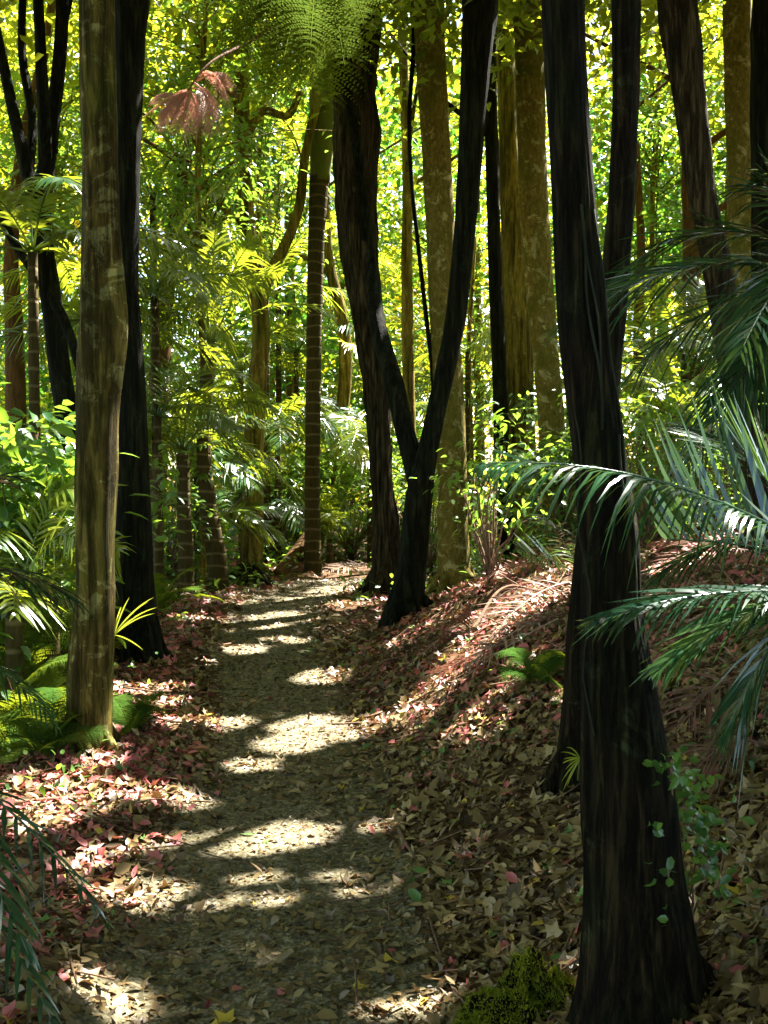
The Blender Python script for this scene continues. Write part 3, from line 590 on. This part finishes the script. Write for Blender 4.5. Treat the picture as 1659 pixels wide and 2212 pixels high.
bush(1300, 14, .0, 2.0, 1.2, 'tall thicket behind the massive trunk', 1800, .11, .6, clumps=44)
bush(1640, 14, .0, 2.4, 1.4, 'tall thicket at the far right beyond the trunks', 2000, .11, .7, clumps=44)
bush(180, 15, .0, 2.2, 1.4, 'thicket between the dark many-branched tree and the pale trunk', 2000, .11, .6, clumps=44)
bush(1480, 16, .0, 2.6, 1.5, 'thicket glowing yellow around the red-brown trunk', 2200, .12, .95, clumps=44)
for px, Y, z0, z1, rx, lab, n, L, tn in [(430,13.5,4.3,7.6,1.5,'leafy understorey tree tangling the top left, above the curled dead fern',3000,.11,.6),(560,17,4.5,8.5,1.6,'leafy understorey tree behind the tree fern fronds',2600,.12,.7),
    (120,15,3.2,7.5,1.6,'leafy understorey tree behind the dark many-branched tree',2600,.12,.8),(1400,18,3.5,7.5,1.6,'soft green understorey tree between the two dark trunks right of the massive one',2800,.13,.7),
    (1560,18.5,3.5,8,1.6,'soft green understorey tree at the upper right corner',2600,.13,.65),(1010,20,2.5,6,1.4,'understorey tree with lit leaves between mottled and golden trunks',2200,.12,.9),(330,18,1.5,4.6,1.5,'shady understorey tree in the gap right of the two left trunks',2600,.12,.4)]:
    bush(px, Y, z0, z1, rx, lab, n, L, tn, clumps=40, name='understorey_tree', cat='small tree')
# climbing fern on the massive trunk's right side
g = ghit(1475, 2060); root = thing('climbing_fern', g, 'leafy green climber clinging to the right side of the massive trunk foot', 'climber')
mb, st = MB(), MB()
for j, (px, py, rr, n) in enumerate([(1462,1700,60,46),(1490,1740,55,50),(1510,1790,55,40),(1448,1650,40,18),(1440,1880,35,10),(1540,1850,40,24),(1500,1900,45,18),(1560,1920,40,16),(1420,1790,20,6),(1430,1990,20,5)]):
    c = at(px, py, 2.72 if px > 1455 else 2.56); m = rr/FPX*2.7
    P = c+rng.normal(size=(n, 3))*m*A([.6, .5, .6]); leaves(mb, P, rdir(n), nrm(A([-.1, -.7, .7])+rng.normal(size=(n, 3))*.4), .034*(.6+.6*rng.random(n)), .022, np.clip(.45+rng.normal(size=n)*.2, 0, 1))
    tube(st, np.linspace(g, c, 8)+rng.normal(size=(8, 3))*.008, np.full(8, .003), 5)
st.build('stem', M['twig'], root, g); mb.build('foliage', M['bush'], root, g)

# ------------------------------------------------------------------ aerial roots and twigs on the massive trunk
g = ghit(1385, 2180); mb = MB(); trk = [o for o in bpy.data.objects if o.get('label', '').startswith('massive near')][0]
for j in range(5):
    x0 = rng.uniform(-.45, .45); y1 = rng.uniform(300, 1000); y2 = y1+rng.uniform(300, 900)
    pts = []
    for py in np.linspace(y1, y2, 14):
        cx = np.interp(py, [0, 500, 900, 1300, 1700, 2200], [1215, 1243, 1285, 1320, 1352, 1386]); w = np.interp(py, [0, 500, 900, 1300, 1700, 2200], [88, 94, 108, 132, 198, 320])
        a = x0+.05*math.sin(py*.02+j); p = at(cx+w*a, py, trk.location.y); r = w/FPX*2.75/2
        p[1] -= math.sqrt(max(r*r-(w*a/FPX*2.75)**2, 0))*1.03+.002; pts.append(p)
    tube(mb, pts, np.full(14, .0022+.002*rng.random()), 5)
mb.build('aerial_root', barkmat('root_bark', (.012, .014, .008), (.032, .034, .018)), trk, A(trk.location), True)

# ------------------------------------------------------------------ loose things on the ground
def stick(px, label, w, name='fallen_branch', cat='branch', mat='twig', lift=.02, twigs=(), group='sticks lying in the litter'):
    pts = []
    for i, (x, y) in enumerate(px):
        p = ghit(x, y); p[2] += lift*(1+.8*math.sin(i*2.)); pts.append((*p, w*(1-.6*i/max(len(px)-1, 1))))
    Q = spline(pts, 40); mb = MB(); tube(mb, Q[:, :3], Q[:, 3], 8, .15, seed=rng.random()*9)
    for k, ang, ln in twigs:
        o = Q[k, :3]; d = A([math.cos(ang), math.sin(ang), .35]); tube(mb, np.linspace(o, o+d*ln, 6)+rng.normal(size=(6, 3))*.004, np.linspace(w*.5, w*.15, 6), 6)
    g = A(pts[0][:3]); tag(mb.build(name, M[mat], None, g, True), label, cat, group)
stick([(-20,1752),(130,1742),(270,1728),(380,1735),(450,1748)], 'long thin sunlit branch across the red litter left of the path', .011, twigs=[(12, 2.2, .15), (22, -.5, .1), (30, 1., .08)])
stick([(20,1800),(80,1760),(160,1738)], 'short reddish stick under the long thin branch', .009)
stick([(905,1760),(900,1720),(895,1690)], 'pale upright twig in the litter right of the path', .008)
stick([(860,1800),(880,1845),(905,1870)], 'curved brown twig in the litter right of the path', .009)
stick([(1010,1470),(1075,1400),(1100,1350)], 'grey stick poking from the sunlit bank litter', .012, lift=.06, twigs=[(15, 1., .2), (25, 2.5, .18)])
stick([(900,1330),(935,1270),(960,1300)], 'bent yellow stalk beside the forked dark tree', .006, lift=.12)
stick([(780,1480),(840,1440),(880,1420)], 'sunlit stick on the path edge below the forked tree', .012, lift=.03)
stick([(1020,1400),(1100,1330),(1180,1290),(1230,1250)], 'long slanting branch on the red bank', .013, lift=.12, twigs=[(10, .4, .3), (20, 2.2, .25), (30, .1, .2)])
stick([(1480,1560),(1560,1520),(1659,1490)], 'thin branch at the right on the dark slope', .01, lift=.05)
stick([(1520,1700),(1600,1600),(1640,1540)], 'slanting dead stalk on the dark slope at the right edge', .008, lift=.1)
stick([(1130,1580),(1180,1570),(1240,1572)], 'short horizontal twig on the shaded bank', .007)
stick([(290,2110),(360,2080),(420,2075)], 'thin twig near the lower left corner of the path', .005)
# fallen leaning log by the ringed palm
a, b = ghit(598, 1240), at(662, 1160, Yp+.25)
mb = MB(); tube(mb, np.linspace(a-A([0, 0, .05]), b, 20), np.linspace(.10, .075, 20), 14, .1); tag(mb.build('fallen_log', M['bark_red'], None, a, True), 'reddish log leaning against the foot of the ringed palm', 'log')
# roots / low stump left of the bend
g = ghit(530, 1262); mb = MB()
for j in range(7):
    az = -2.8+j*.5; ln = .45+.3*rng.random(); u = np.linspace(0, 1, 12)
    pts = g+A([0, .1, 0])+np.stack([np.cos(az)*u*ln, np.sin(az)*u*ln*.8, .26*(1-u)**1.5-.05+.05*np.sin(u*7+j)], 1); tube(mb, pts, np.linspace(.06, .015, 12), 8, .2, seed=j*3.)
tag(mb.build('tree_roots', M['bark_rough'], None, g, True), 'tangle of exposed grey roots at the foot of the golden brown trunk', 'roots')
# mossy stump in the lower right corner
g = ghit(1130, 2190); n = 40
U, Vv = np.meshgrid(np.linspace(0, 2*math.pi, 64, endpoint=False), np.linspace(0, math.pi*.5, 30))
for_ = []
for c, r, hh in [((.015, .0), .085, .15), ((-.08, -.06), .10, .085), ((.085, -.07), .07, .13), ((-.01, -.09), .11, .10), ((.05, .04), .06, .10), ((-.14, -.12), .07, .06)]: for_.append((c, r, hh))
root = thing('mossy_stump', g, 'mossy green lump at the bottom edge left of the massive trunk', 'stump'); mb = MB(); lf = MB()
for q, (c, r, hh) in enumerate(for_):
    rr = 1+.30*noise(np.cos(U)*1.8+q*7, np.sin(U)*1.8, Vv*2)+.12*noise(np.cos(U)*5+q*7, np.sin(U)*5, Vv*7)
    X = c[0]+np.cos(U)*np.sin(Vv)*r*rr; Y_ = c[1]+np.sin(U)*np.sin(Vv)*r*rr; Z = np.cos(Vv)*hh*rr*1.1-.02
    V = np.stack([X, Y_, Z], -1).reshape(-1, 3)+g; V = V[:]; i = (np.arange(29)[:, None]*64+np.arange(64)[None]); i2 = (np.arange(29)[:, None]*64+(np.arange(64)[None]+1) % 64)
    mb.add(V, [np.stack([i, i+64, i2+64, i2], -1).reshape(-1, 4)])
    k = rng.integers(0, len(V), 5200); P = V[k]+rng.normal(size=(len(k), 3))*.003; out = nrm(P-(g+A([*c, -.02]))); kites(lf, P-out*.003, nrm(out+rng.normal(size=out.shape)*.55), rdir(len(k)), .008+.008*rng.random(len(k)), .004, np.clip(.5+.45*noise(P[:, 0]*14, P[:, 1]*14, P[:, 2]*14)+rng.normal(size=len(k))*.15, 0, 1))
mb.build('stump_core', M['bark_near'], root, g, True); lf.build('moss', M['moss'], root, g)

# dead fronds lying about (each a thing)
def deadfrond(a, b, label, leaf=.22, bow=.08, mat='dead', tint=.6, n=30, lift=.04, name='dead_frond', droop=.25, w=.008, ragged=.3, Ya=None, Yb=None, cat='dead frond', group='dead fronds', fern_=False):
    p = ghit(*a) if Ya is None else at(*a, Ya); q = ghit(*b) if Yb is None else at(*b, Yb)
    if Ya is None: p[2] += lift
    if Yb is None: q[2] += lift
    mb = MB(); frond(mb, p, q, A([0, 0, bow]), leaf, n, w, droop, rng.normal()*.4, .7, tint, .007, fern_, ragged=ragged)
    tag(mb.build(name, M[mat], None, p), label, cat, group)
for px, py, Y, L_, lab in [(30,1330,6.2,.9,'strappy palm seedling with long blades left of the pale lichened trunk'),(110,1290,6.8,.8,'second strappy seedling, nearer the pale lichened trunk'),(-10,1240,6.6,1.0,'strappy seedling cut by the left edge beside the leafy bush')]:
    palm(None, (px, py, Y), lab, 9, L_, (30, 80), mat='palm', leaf=.3, tint=.75, nl=16, w=.02, group='strappy seedlings at the left edge', name='palm_seedling', cat='seedling'); sunpt(px+10, py-60, Y, .3)
deadfrond((335,1262), (410,1300), 'pale fallen frond at the foot of the dark trunk behind the pale one', .3, .06, tint=1.)  # lightest tint of the dead-leaf colours
deadfrond((1230,1270), (1050,1400), 'reddish dead frond sprawled down the sunny bank', .32, .08)
deadfrond((1180,1230), (1010,1290), 'dead brown frond high on the bank below the golden trunk', .3, .1, tint=.4)
deadfrond((1130,1400), (930,1490), 'dead frond with curled pink leaflets at the lower edge of the bank', .25, .06)
deadfrond((1650,1210), (1430,1240), 'dead frond in the sun on the bank right of the massive trunk', .3, .08)
deadfrond((1600,1300), (1450,1180), 'brown dead frond under the near palm at the right', .3, .1, tint=.3)
deadfrond((830,1230), (700,1240), 'pale dead frond in the sun at the bend of the path', .3, .05, tint=.9)
deadfrond((1659,1640), (1480,1720), 'dark dead frond on the slope right of the massive trunk', .3, .08, tint=.1)
deadfrond((1659,1500), (1470,1590), 'long dead frond slanting over the dark slope at the right', .34, .1, tint=.15)
deadfrond((722,905), (806,1000), 'glowing yellow dying frond behind the shaggy trunk', .5, -.05, 'yellow', .8, 30, Ya=17.3, Yb=16.8, droop=.15, w=.03, ragged=0, cat='yellow frond')
deadfrond((728,735), (790,775), 'smaller glowing yellow frond above the other one behind the shaggy trunk', .4, .05, 'yellow', .7, 24, Ya=17.5, Yb=17.0, droop=.2, w=.03, ragged=0, cat='yellow frond')
sunpt(765, 955, 17, .7); sunpt(760, 755, 17.2, .6)
# hanging curled brown fern in the upper left
root = thing('dead_fern', at(372, 262, 9.5), 'curled pinkish dead fern fronds hanging from a pale twig in the upper left', 'dead fern')
g = at(372, 262, 9.5); mb = MB(); tube(mb, spline([(*at(365,275,9.5), .008), (*at(400,205,9.5), .011), (*at(440,150,9.6), .012), (*at(520,100,10.), .015), (*at(590,60,10.4), .02)], 30)[:, :3], np.linspace(.007, .02, 30), 6); mb.build('twig', M['twig'], root, g)
for a, b, bw in [((405,200),(312,250),.10),((400,210),(330,225),.08),((420,180),(445,295),.05),((430,165),(505,260),.12),((410,200),(400,310),.05),((405,205),(360,250),.05),((415,190),(470,290),.08),((395,215),(345,285),.06),((425,175),(480,215),.10),((410,195),(425,300),.06)]:
    mb = MB(); frond(mb, at(*a, 9.5), at(*b, 9.45), A([.02+.06*rng.normal(), 0, bw*(.5+rng.random())]), .09+.06*rng.random(), 28, .012, 1.1, rng.normal()*.9, .4, .4+.6*rng.random(), .007, True, ragged=.2); mb.build('frond', M['pale_dead'], root, g)
sunpt(400, 240, 9.5, .75)
# yellow palm seedling beside the pale trunk, grass tuft by the massive trunk
def tuft(px, py, label, n, ln, tips=None, mat='yellow', lift=0, w=.012, Y=None, name='seedling', cat='seedling'):
    g = ghit(px, py); root = thing(name, g, label, cat); k = g if Y is None else at(*Y)
    mb = MB()
    if Y is not None: tube(mb, np.linspace(g-A([0, 0, .02]), k, 8), np.linspace(.008, .006, 8), 6)
    for j in range(n):
        t = at(*tips[j], k[1]-.02+rng.normal()*.04) if tips else k+A([rng.normal()*.6, rng.normal()*.6, .6])*ln
        u = np.linspace(0, 1, 9)[:, None]; C = k*(1-u)+t*u+A([0, 0, 1.])*(u*(1-u))*.35*np.linalg.norm(t-k)
        wd = nrm(np.cross(t-k, A([0, 1., .2])))*w*(np.sin(np.pi*np.clip(u*.9+.1, 0, 1))**.6); V = np.concatenate([C-wd/2, C+wd/2]); i = np.arange(8)
        mb.add(V, [np.stack([i, i+1, i+10, i+9], 1)], .4+.5*rng.random())
    mb.build('blade', M[mat], root, g)
tuft(232, 1500, 'yellow-green palm seedling lit up against the dark trunk, right of the pale trunk', 9, .2, [(333,1290),(320,1300),(340,1312),(310,1405),(296,1395),(300,1330),(262,1310),(335,1325),(280,1290)], w=.008, Y=(246,1372,6.3), mat='grass')
sunpt(300, 1330, 6.3, .2)
tuft(1250, 1680, 'tuft of arching yellow grass at the left foot of the massive trunk', 9, .15, [(1214,1650),(1210,1625),(1219,1665),(1212,1690),(1224,1700),(1217,1640),(1228,1650),(1222,1615),(1216,1710)], mat='grass', w=.005, Y=(1254,1640,3.55))

# ------------------------------------------------------------------ leaf litter: nobody could count it
def litter(n, ylo, yhi, sz, seed):
    r = np.random.default_rng(seed)
    Y = np.exp(r.uniform(math.log(ylo), math.log(yhi), n)) if ylo > 0 else r.uniform(ylo, yhi, n)
    X = r.uniform(-1, 1, n)*(.40*Y+.5)
    e = abs(X-pcx(Y))/pwid(Y); clump = noise(X*2.2, Y*2.2, 5.)
    on = e < 1
    keep = np.where(on, r.random(n) < .05+.42*np.clip(e-.45, 0, 1)+.14*np.clip(clump, 0, 1)+.16*(Y < 3.9), 1.) > 0
    X, Y = X[keep], Y[keep]; k = len(X); clump = clump[keep]
    Z = height(X, Y)+.008+.022*r.random(k)*(abs(X-pcx(Y))/pwid(Y) > 1)+.006
    ex, ey = height(X+.05, Y)-height(X-.05, Y), height(X, Y+.05)-height(X, Y-.05)
    N = nrm(np.stack([-ex/.1, -ey/.1, np.ones(k)], 1)+r.normal(size=(k, 3))*A([.42, .42, .1]))
    az = r.random(k)*6.28; D = np.stack([np.cos(az), np.sin(az), np.zeros(k)], 1); D = nrm(D-N*np.sum(D*N, 1)[:, None])
    # redder litter on the sunny bank and left of the path
    px, py, _ = proj(np.stack([X, Y, Z], 1))
    red = np.clip((pcx(Y)-pwid(Y)*.8-X)*2.5, 0, 1)*.8+np.clip((X-pcx(Y)-pwid(Y)*1.1)*1.5, 0, 1)*np.clip((Y-4.8)/1.5, 0, 1)*.75
    isr = r.random(k) < .03+.5*red; u = r.random(k)
    tint = np.where(isr, .70+.2*u, .62*u**.8+.06*clump); q = r.random(k); tint = np.where(q < .012, .93, np.where(q < .03, .98, tint)); tint = np.clip(tint, 0, 1)
    return np.stack([X, Y, Z], 1), D, N, sz*(.55+.8*r.random(k)), tint, r
mb = MB()
for n, a, b, sz, sd in [(19000, 2.3, 6.0, .054, 1), (9000, 2.3, 5.5, .03, 4), (23000, 5.0, 11, .06, 2), (16000, 9, 20, .08, 3)]:
    P, D, N, L, T, r = litter(n, a, b, sz, sd); lob = r.random(len(P)) < .35
    leaves(mb, P[~lob], D[~lob], N[~lob], L[~lob], L[~lob]*(.25+.55*r.random((~lob).sum())**1.4), T[~lob], droop=.28*r.normal(), fold=.22)
    # lobed leaves: a centre and ten rim points
    P, D, N, L, T = P[lob], D[lob], N[lob], L[lob]*1.25, T[lob]; k = len(P); Sd = np.cross(D, N)
    th = np.linspace(0, 2*math.pi, 11)[:-1]; rad = A([.62, .30, .56, .30, .45, .34, .45, .30, .56, .30]); 
    V = [P+N*(L*.0)[:, None]]
    for t, ra in zip(th, rad):
        rr = ra*L*(1+.15*r.normal(size=k)); V.append(P+D*(rr*math.cos(t))[:, None]+Sd*(rr*math.sin(t)*.8)[:, None]+N*((L*.16*(ra > .4))*r.normal(size=k)*1.1)[:, None])
    V = np.stack(V, 1); i = np.arange(k)[:, None]*11
    mb.add(V.reshape(-1, 3), [np.concatenate([i+A([0, 1+j, 1+(j+1) % 10]) for j in range(10)])], np.repeat(T, 11))
tag(mb.build('leaf_litter', M['litter']), 'brown and reddish fallen leaves strewn over path edges and banks', 'leaf litter', kind='stuff')
mb = MB(); r = np.random.default_rng(21); n = 17000
Y = np.exp(r.uniform(math.log(2.3), math.log(15), n)); X = pcx(Y)+pwid(Y)*r.uniform(-1.15, 1.15, n); P = np.stack([X, Y, height(X, Y)+.012+.004*r.random(n)], 1)
az = r.random(n)*6.28; L = (.008+.022*r.random(n)**2)*(1+.08*Y)
kites(mb, P, np.stack([np.cos(az), np.sin(az), .25*r.normal(size=n)], 1), nrm(A([0, 0, 1.])+r.normal(size=(n, 3))*.35), L, L*.6, np.clip(.05+.5*r.random(n)**1.3, 0, .64))
tag(mb.build('leaf_crumbs', M['litter']), 'crumbs of broken leaf and bark trodden into the path', 'leaf crumbs', kind='stuff')
mb = MB(); n = 5000; Y = np.exp(r.uniform(math.log(2.3), math.log(12), n)); X = pcx(Y)+pwid(Y)*r.uniform(-.95, .95, n); sz = (.003+.012*r.random(n)**4)*(1+.05*Y); c = np.stack([X, Y, height(X, Y)+.009], 1)
o6 = A([[1, 0, 0], [0, 1, 0], [-1, 0, 0], [0, -1, 0], [0, 0, .7], [0, 0, -.5]]); V = c[:, None]+o6[None]*sz[:, None, None]*(.7+.6*r.random((n, 6, 1))); i = np.arange(n)[:, None]*6
mb.add(V.reshape(-1, 3), [np.concatenate([i+A(q) for q in ([0, 1, 4], [1, 2, 4], [2, 3, 4], [3, 0, 4], [1, 0, 5], [2, 1, 5], [3, 2, 5], [0, 3, 5])])], .5)
tag(mb.build('pebbles', M['path']), 'small pebbles and grit loose on the trodden path', 'pebbles', kind='stuff')
# broken frond debris heaped on the bank
mb = MB(); r = np.random.default_rng(8)
for j in range(30):
    px, py = r.uniform(880, 1640), r.uniform(1195, 1480)
    if py < 1560-.34*px*1. and px < 1250: py = 1560-.34*px+r.uniform(30, 150)
    g = ghit(px, py); az = r.uniform(0, 6.28); ln = r.uniform(.3, .8); q = g+A([math.cos(az), math.sin(az), 0])*ln; q[2] = float(height(q[0], q[1]))+r.uniform(.02, .14)
    frond(mb, g+A([0, 0, .05]), q, A([0, 0, r.uniform(.0, .08)]), r.uniform(.10, .18), 12, .010+.010*r.random(), .25, r.normal()*.8, .9, r.random(), .005, ragged=.45)
tag(mb.build('frond_debris', M['dead']), 'brown shredded frond debris heaped on the bank', 'debris', kind='stuff')
# fine twigs and shreds of bark among the litter
mb = MB(); r = np.random.default_rng(5)
for j in range(900):
    y = math.exp(r.uniform(math.log(2.6), math.log(14))); x = r.uniform(-1, 1)*(.38*y+.3)
    if abs(x-pcx(y)) < pwid(y)*.9 and r.random() < .8: continue
    az = r.random()*6.28; ln = r.uniform(.06, .32)*(1 if y < 6 else 1.7); u = np.linspace(-.5, .5, 5)
    xx, yy_ = x+np.cos(az)*u*ln+r.normal()*.01*u*u, y+np.sin(az)*u*ln; z = height(xx, yy_)+.02+.05*r.random()*u+.02*r.random()
    tube(mb, np.stack([xx, yy_, z], 1), np.full(5, r.uniform(.0015, .004)*(1 if y < 6 else 1.6)), 4, tint=r.random())
tag(mb.build('fine_twigs', M['twig']), 'scattered fine twigs lying among the fallen leaves', 'twigs', kind='stuff')
# low weeds
mb = MB(); r = np.random.default_rng(11)
def weeds(n, ylo, yhi, f, L, t0):
    Y = r.uniform(ylo, yhi, n); X = r.uniform(-1, 1, n)*(.42*Y+1); ok = f(X, Y); X, Y = X[ok], Y[ok]; k = len(X)
    Z = height(X, Y)+r.random(k)**2*.18*(1+Y*.05); P = np.stack([X, Y, Z], 1); leaves(mb, P, rdir(k, .2), nrm(A([0, 0, 1.])+rng.normal(size=(k, 3))*.4), L*(.6+.7*r.random(k)), L*.5, np.clip(t0+r.normal(size=k)*.2, 0, 1))
weeds(5200, 3, 12, lambda X, Y: (X < pcx(Y)-pwid(Y)*1.5-.25*r.random(len(X))) & (noise(X*2, Y*2, 2.) > .05) & ((Y > 5.4) | (X < -1.0)), .05, .5)
weeds(2600, 2.5, 7, lambda X, Y: (X > pcx(Y)+pwid(Y)*2.2) & (noise(X*2.5, Y*2.5, 7.) > .25), .04, .25)
weeds(9000, 12.5, 20, lambda X, Y: abs(X-pcx(Y)) > pwid(Y)*1.3, .1, .55)
tag(mb.build('low_weeds', M['bush']), 'low green weeds along the path sides and far floor', 'weeds', kind='stuff')

# ------------------------------------------------------------------ sunlit edges of trunks
for px, py, Y, rr in [(258,1030,6.1,.16),(254,1130,6.1,.16),(248,1290,6.1,.16),(246,1400,6.1,.14),(318,1180,9,.2),(330,1260,9,.15),(694,760,16,.3),(694,900,16,.3),(694,1050,16,.3),(694,1180,16,.3),
                      (985,560,13.5,.3),(1000,860,13.5,.35),(1004,1000,13.5,.35),(1148,700,14,.35),(1155,900,14,.4),(1157,1010,14,.35),(975,330,13.5,.3),(170,620,11,.3),
                      (490,590,16.5,.9),(455,700,13.2,.7),(640,640,16.5,.7),(110,1080,5.6,.35),(60,1130,5.6,.25),(130,1180,5.6,.2),(380,960,13,.6),(470,1000,14,.6),(720,1120,16.8,.9),(600,1000,16.5,.6),
                      (1430,880,10.8,.5),(1540,1000,11.2,.5),(150,560,10,.4),(1060,1085,9.2,.3),(50,1330,5.6,.35),(100,1400,5.6,.25),(60,1480,5.5,.25),(30,960,7,.4),(90,1050,7,.4),(110,1160,7,.35),(40,1200,7,.35),(20,1400,5.6,.25)]:
    sunpt(px, py, Y, rr)

# ------------------------------------------------------------------ canopy: crowns above, spread wide for shade, gaps cut for the sun patches
def canopy_points(n, x0, x1, y0, y1, zlo, zhi):
    per = 24; m = n//per
    c = np.stack([rng.uniform(x0, x1, m), rng.uniform(y0, y1, m), rng.uniform(zlo, zhi, m)], 1)
    c = c+SD*((c[:, 2])/SD[2])[:, None]*A([1, 1, 0])
    return (c[:, None]+rng.normal(size=(m, per, 3))*A([.5, .5, .4])).reshape(-1, 3), np.repeat(rng.normal(size=m), per)
P, cv = canopy_points(150000, -13, 9, -10, 15.5, 6.6, 10.5)
Q0 = P-SD*((P[:, 2])/SD[2])[:, None]; out = ~((abs(Q0[:, 0]) < 3.9) & (Q0[:, 1] > 1.2) & (Q0[:, 1] < 9.8))
P, cv = P[out], cv[out]; szb = np.where(P[:, 1] > 11.5, .17, .28)*(.7+.6*rng.random(len(P)))
P2, cv2 = canopy_points(100000, -4.2, 4.2, .9, 10.1, 6.6, 10.5)
P = np.concatenate([P, P2]); cv = np.concatenate([cv, cv2]); sz = np.concatenate([szb, .15*(.7+.6*rng.random(len(P2)))]); DD = rdir(len(P), -.25)
keep = shaded3(P, DD, sz); P, sz, cv, DD = P[keep], sz[keep], cv[keep], DD[keep]
own = np.argmin(np.linalg.norm(P[:, None, :2]-A([t[1][:2] for t in TOPS])[None], axis=2), 1)
for j, (root, top) in enumerate(TOPS):
    k = own == j
    # every crown also has leaves of its own about its limbs
    e = A(top)+rng.normal(size=(260, 3))*A([.9, .9, .7]); de = rdir(260, -.25); q = shaded3(e, de, .17); e, de = e[q], de[q]
    Q = np.concatenate([P[k], e]); D = np.concatenate([DD[k], de]); n = len(Q); s_ = np.concatenate([sz[k], np.full(len(e), .17)]); tv = np.concatenate([cv[k], np.zeros(len(e))])
    mb = MB(); kites(mb, Q, D, nrm(A([0, 0, 1.])+rng.normal(size=(n, 3))*.45), s_, s_*.55, np.clip(.5+tv*.15+rng.normal(size=n)*.2, 0, 1))
    mb.build('crown', M['canopy'], root, A(root.location))

# ------------------------------------------------------------------ the wood beyond, one leafy mass
mb = MB()
def woodmass(n, ylo, yhi, zlo, zhi, L, per=60, spread=(.8, .8, .55), tint=.5, fx=None, thin=0.0):
    m = n//per; y = rng.uniform(ylo, yhi, m); x = rng.uniform(-1, 1, m)*(.37*y+3.5); z = rng.uniform(zlo, zhi, m)
    c = np.stack([x, y, z], 1); c = c[noise(x*.35, y*.35, z*.35) > thin-.999*(thin == 0)]; m = len(c)
    if fx is not None: c = c[fx(c)]; m = len(c)
    P = (c[:, None]+rng.normal(size=(m, per, 3))*A(spread)).reshape(-1, 3); tv = np.repeat(tint+rng.normal(size=m)*.2, per); ok = shaded(P, .06) & (P[:, 2] > -.3); P, tv = P[ok], tv[ok]; k = len(P)
    kites(mb, P, rdir(k, -.2), nrm(A([0, -.3, 1.])+rng.normal(size=(k, 3))*.6), L*(.65+.7*rng.random(k)), L*.6, np.clip(tv+rng.normal(size=k)*.15, 0, 1))
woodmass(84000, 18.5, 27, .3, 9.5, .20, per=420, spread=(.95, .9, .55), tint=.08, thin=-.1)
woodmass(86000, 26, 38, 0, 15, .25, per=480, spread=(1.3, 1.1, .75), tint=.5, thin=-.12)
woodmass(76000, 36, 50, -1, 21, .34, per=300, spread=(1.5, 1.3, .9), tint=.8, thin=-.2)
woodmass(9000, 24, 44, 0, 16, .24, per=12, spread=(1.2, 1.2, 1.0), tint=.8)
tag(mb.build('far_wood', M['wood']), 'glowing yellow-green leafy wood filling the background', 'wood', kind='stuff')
# unseen wood behind and beside the viewer, added to hold back sky light
mb = MB()
def ring(n, r0, r1, z1, L):
    m = n//50; a = rng.uniform(0, 6.28, m); rr = rng.uniform(r0, r1, m); c = np.stack([rr*np.cos(a), 6+rr*np.sin(a), rng.uniform(0, z1, m)], 1)
    px, py, w = proj(c); c = c[~((w > 0) & (px > -250) & (px < 1909))]; m = len(c)
    P = (c[:, None]+rng.normal(size=(m, 50, 3))*A([.9, .9, .6])).reshape(-1, 3); P = P[shaded(P, .2)]; k = len(P)
    kites(mb, P, rdir(k, -.2), nrm(A([0, 0, 1.])+rng.normal(size=(k, 3))*.6), L*(.7+.6*rng.random(k)), L*.6, np.clip(.5+rng.normal(size=k)*.2, 0, 1))
ring(26000, 12, 17, 12, .42)
tag(mb.build('unseen_shade_wood', M['canopy']), 'unseen green wood added around the path to hold back sky light', 'wood', kind='stuff')

# ------------------------------------------------------------------ light, camera, render
w = bpy.data.worlds.new('World'); S.world = w; w.use_nodes = True; nt = w.node_tree
bg = nt.nodes['Background']; sky = nt.nodes.new('ShaderNodeTexSky'); sky.sky_type = 'NISHITA'; sky.sun_disc = False
sky.sun_elevation = SUN_EL; sky.sun_rotation = SUN_AZ; nt.links.new(sky.outputs[0], bg.inputs[0]); bg.inputs[1].default_value = .085
su = bpy.data.lights.new('sun', 'SUN'); su.energy = 5; su.angle = math.radians(.5); su.color = (1, .94, .89)
so = bpy.data.objects.new('sun', su); COL.objects.link(so); so.rotation_euler = Vector(SD).to_track_quat('Z', 'Y').to_euler(); so.location = (8, 10, 20)
cd = bpy.data.cameras.new('camera'); co = bpy.data.objects.new('camera', cd); COL.objects.link(co); S.camera = co
cd.sensor_width = 36; cd.sensor_fit = 'AUTO'; cd.lens = 36*FPX/2212; cd.clip_start = .05; cd.clip_end = 2000
co.location = CAM; co.rotation_euler = (math.radians(90)+PITCH, 0, 0)
S.view_settings.view_transform = 'Standard'; S.view_settings.look = 'None'; S.view_settings.gamma = 1; S.view_settings.exposure = 3.3
S.cycles.use_denoising = True; S.cycles.max_bounces = 8; S.cycles.diffuse_bounces = 5; S.cycles.glossy_bounces = 3; S.cycles.transmission_bounces = 5; S.cycles.transparent_max_bounces = 4
S.cycles.sample_clamp_indirect = 6
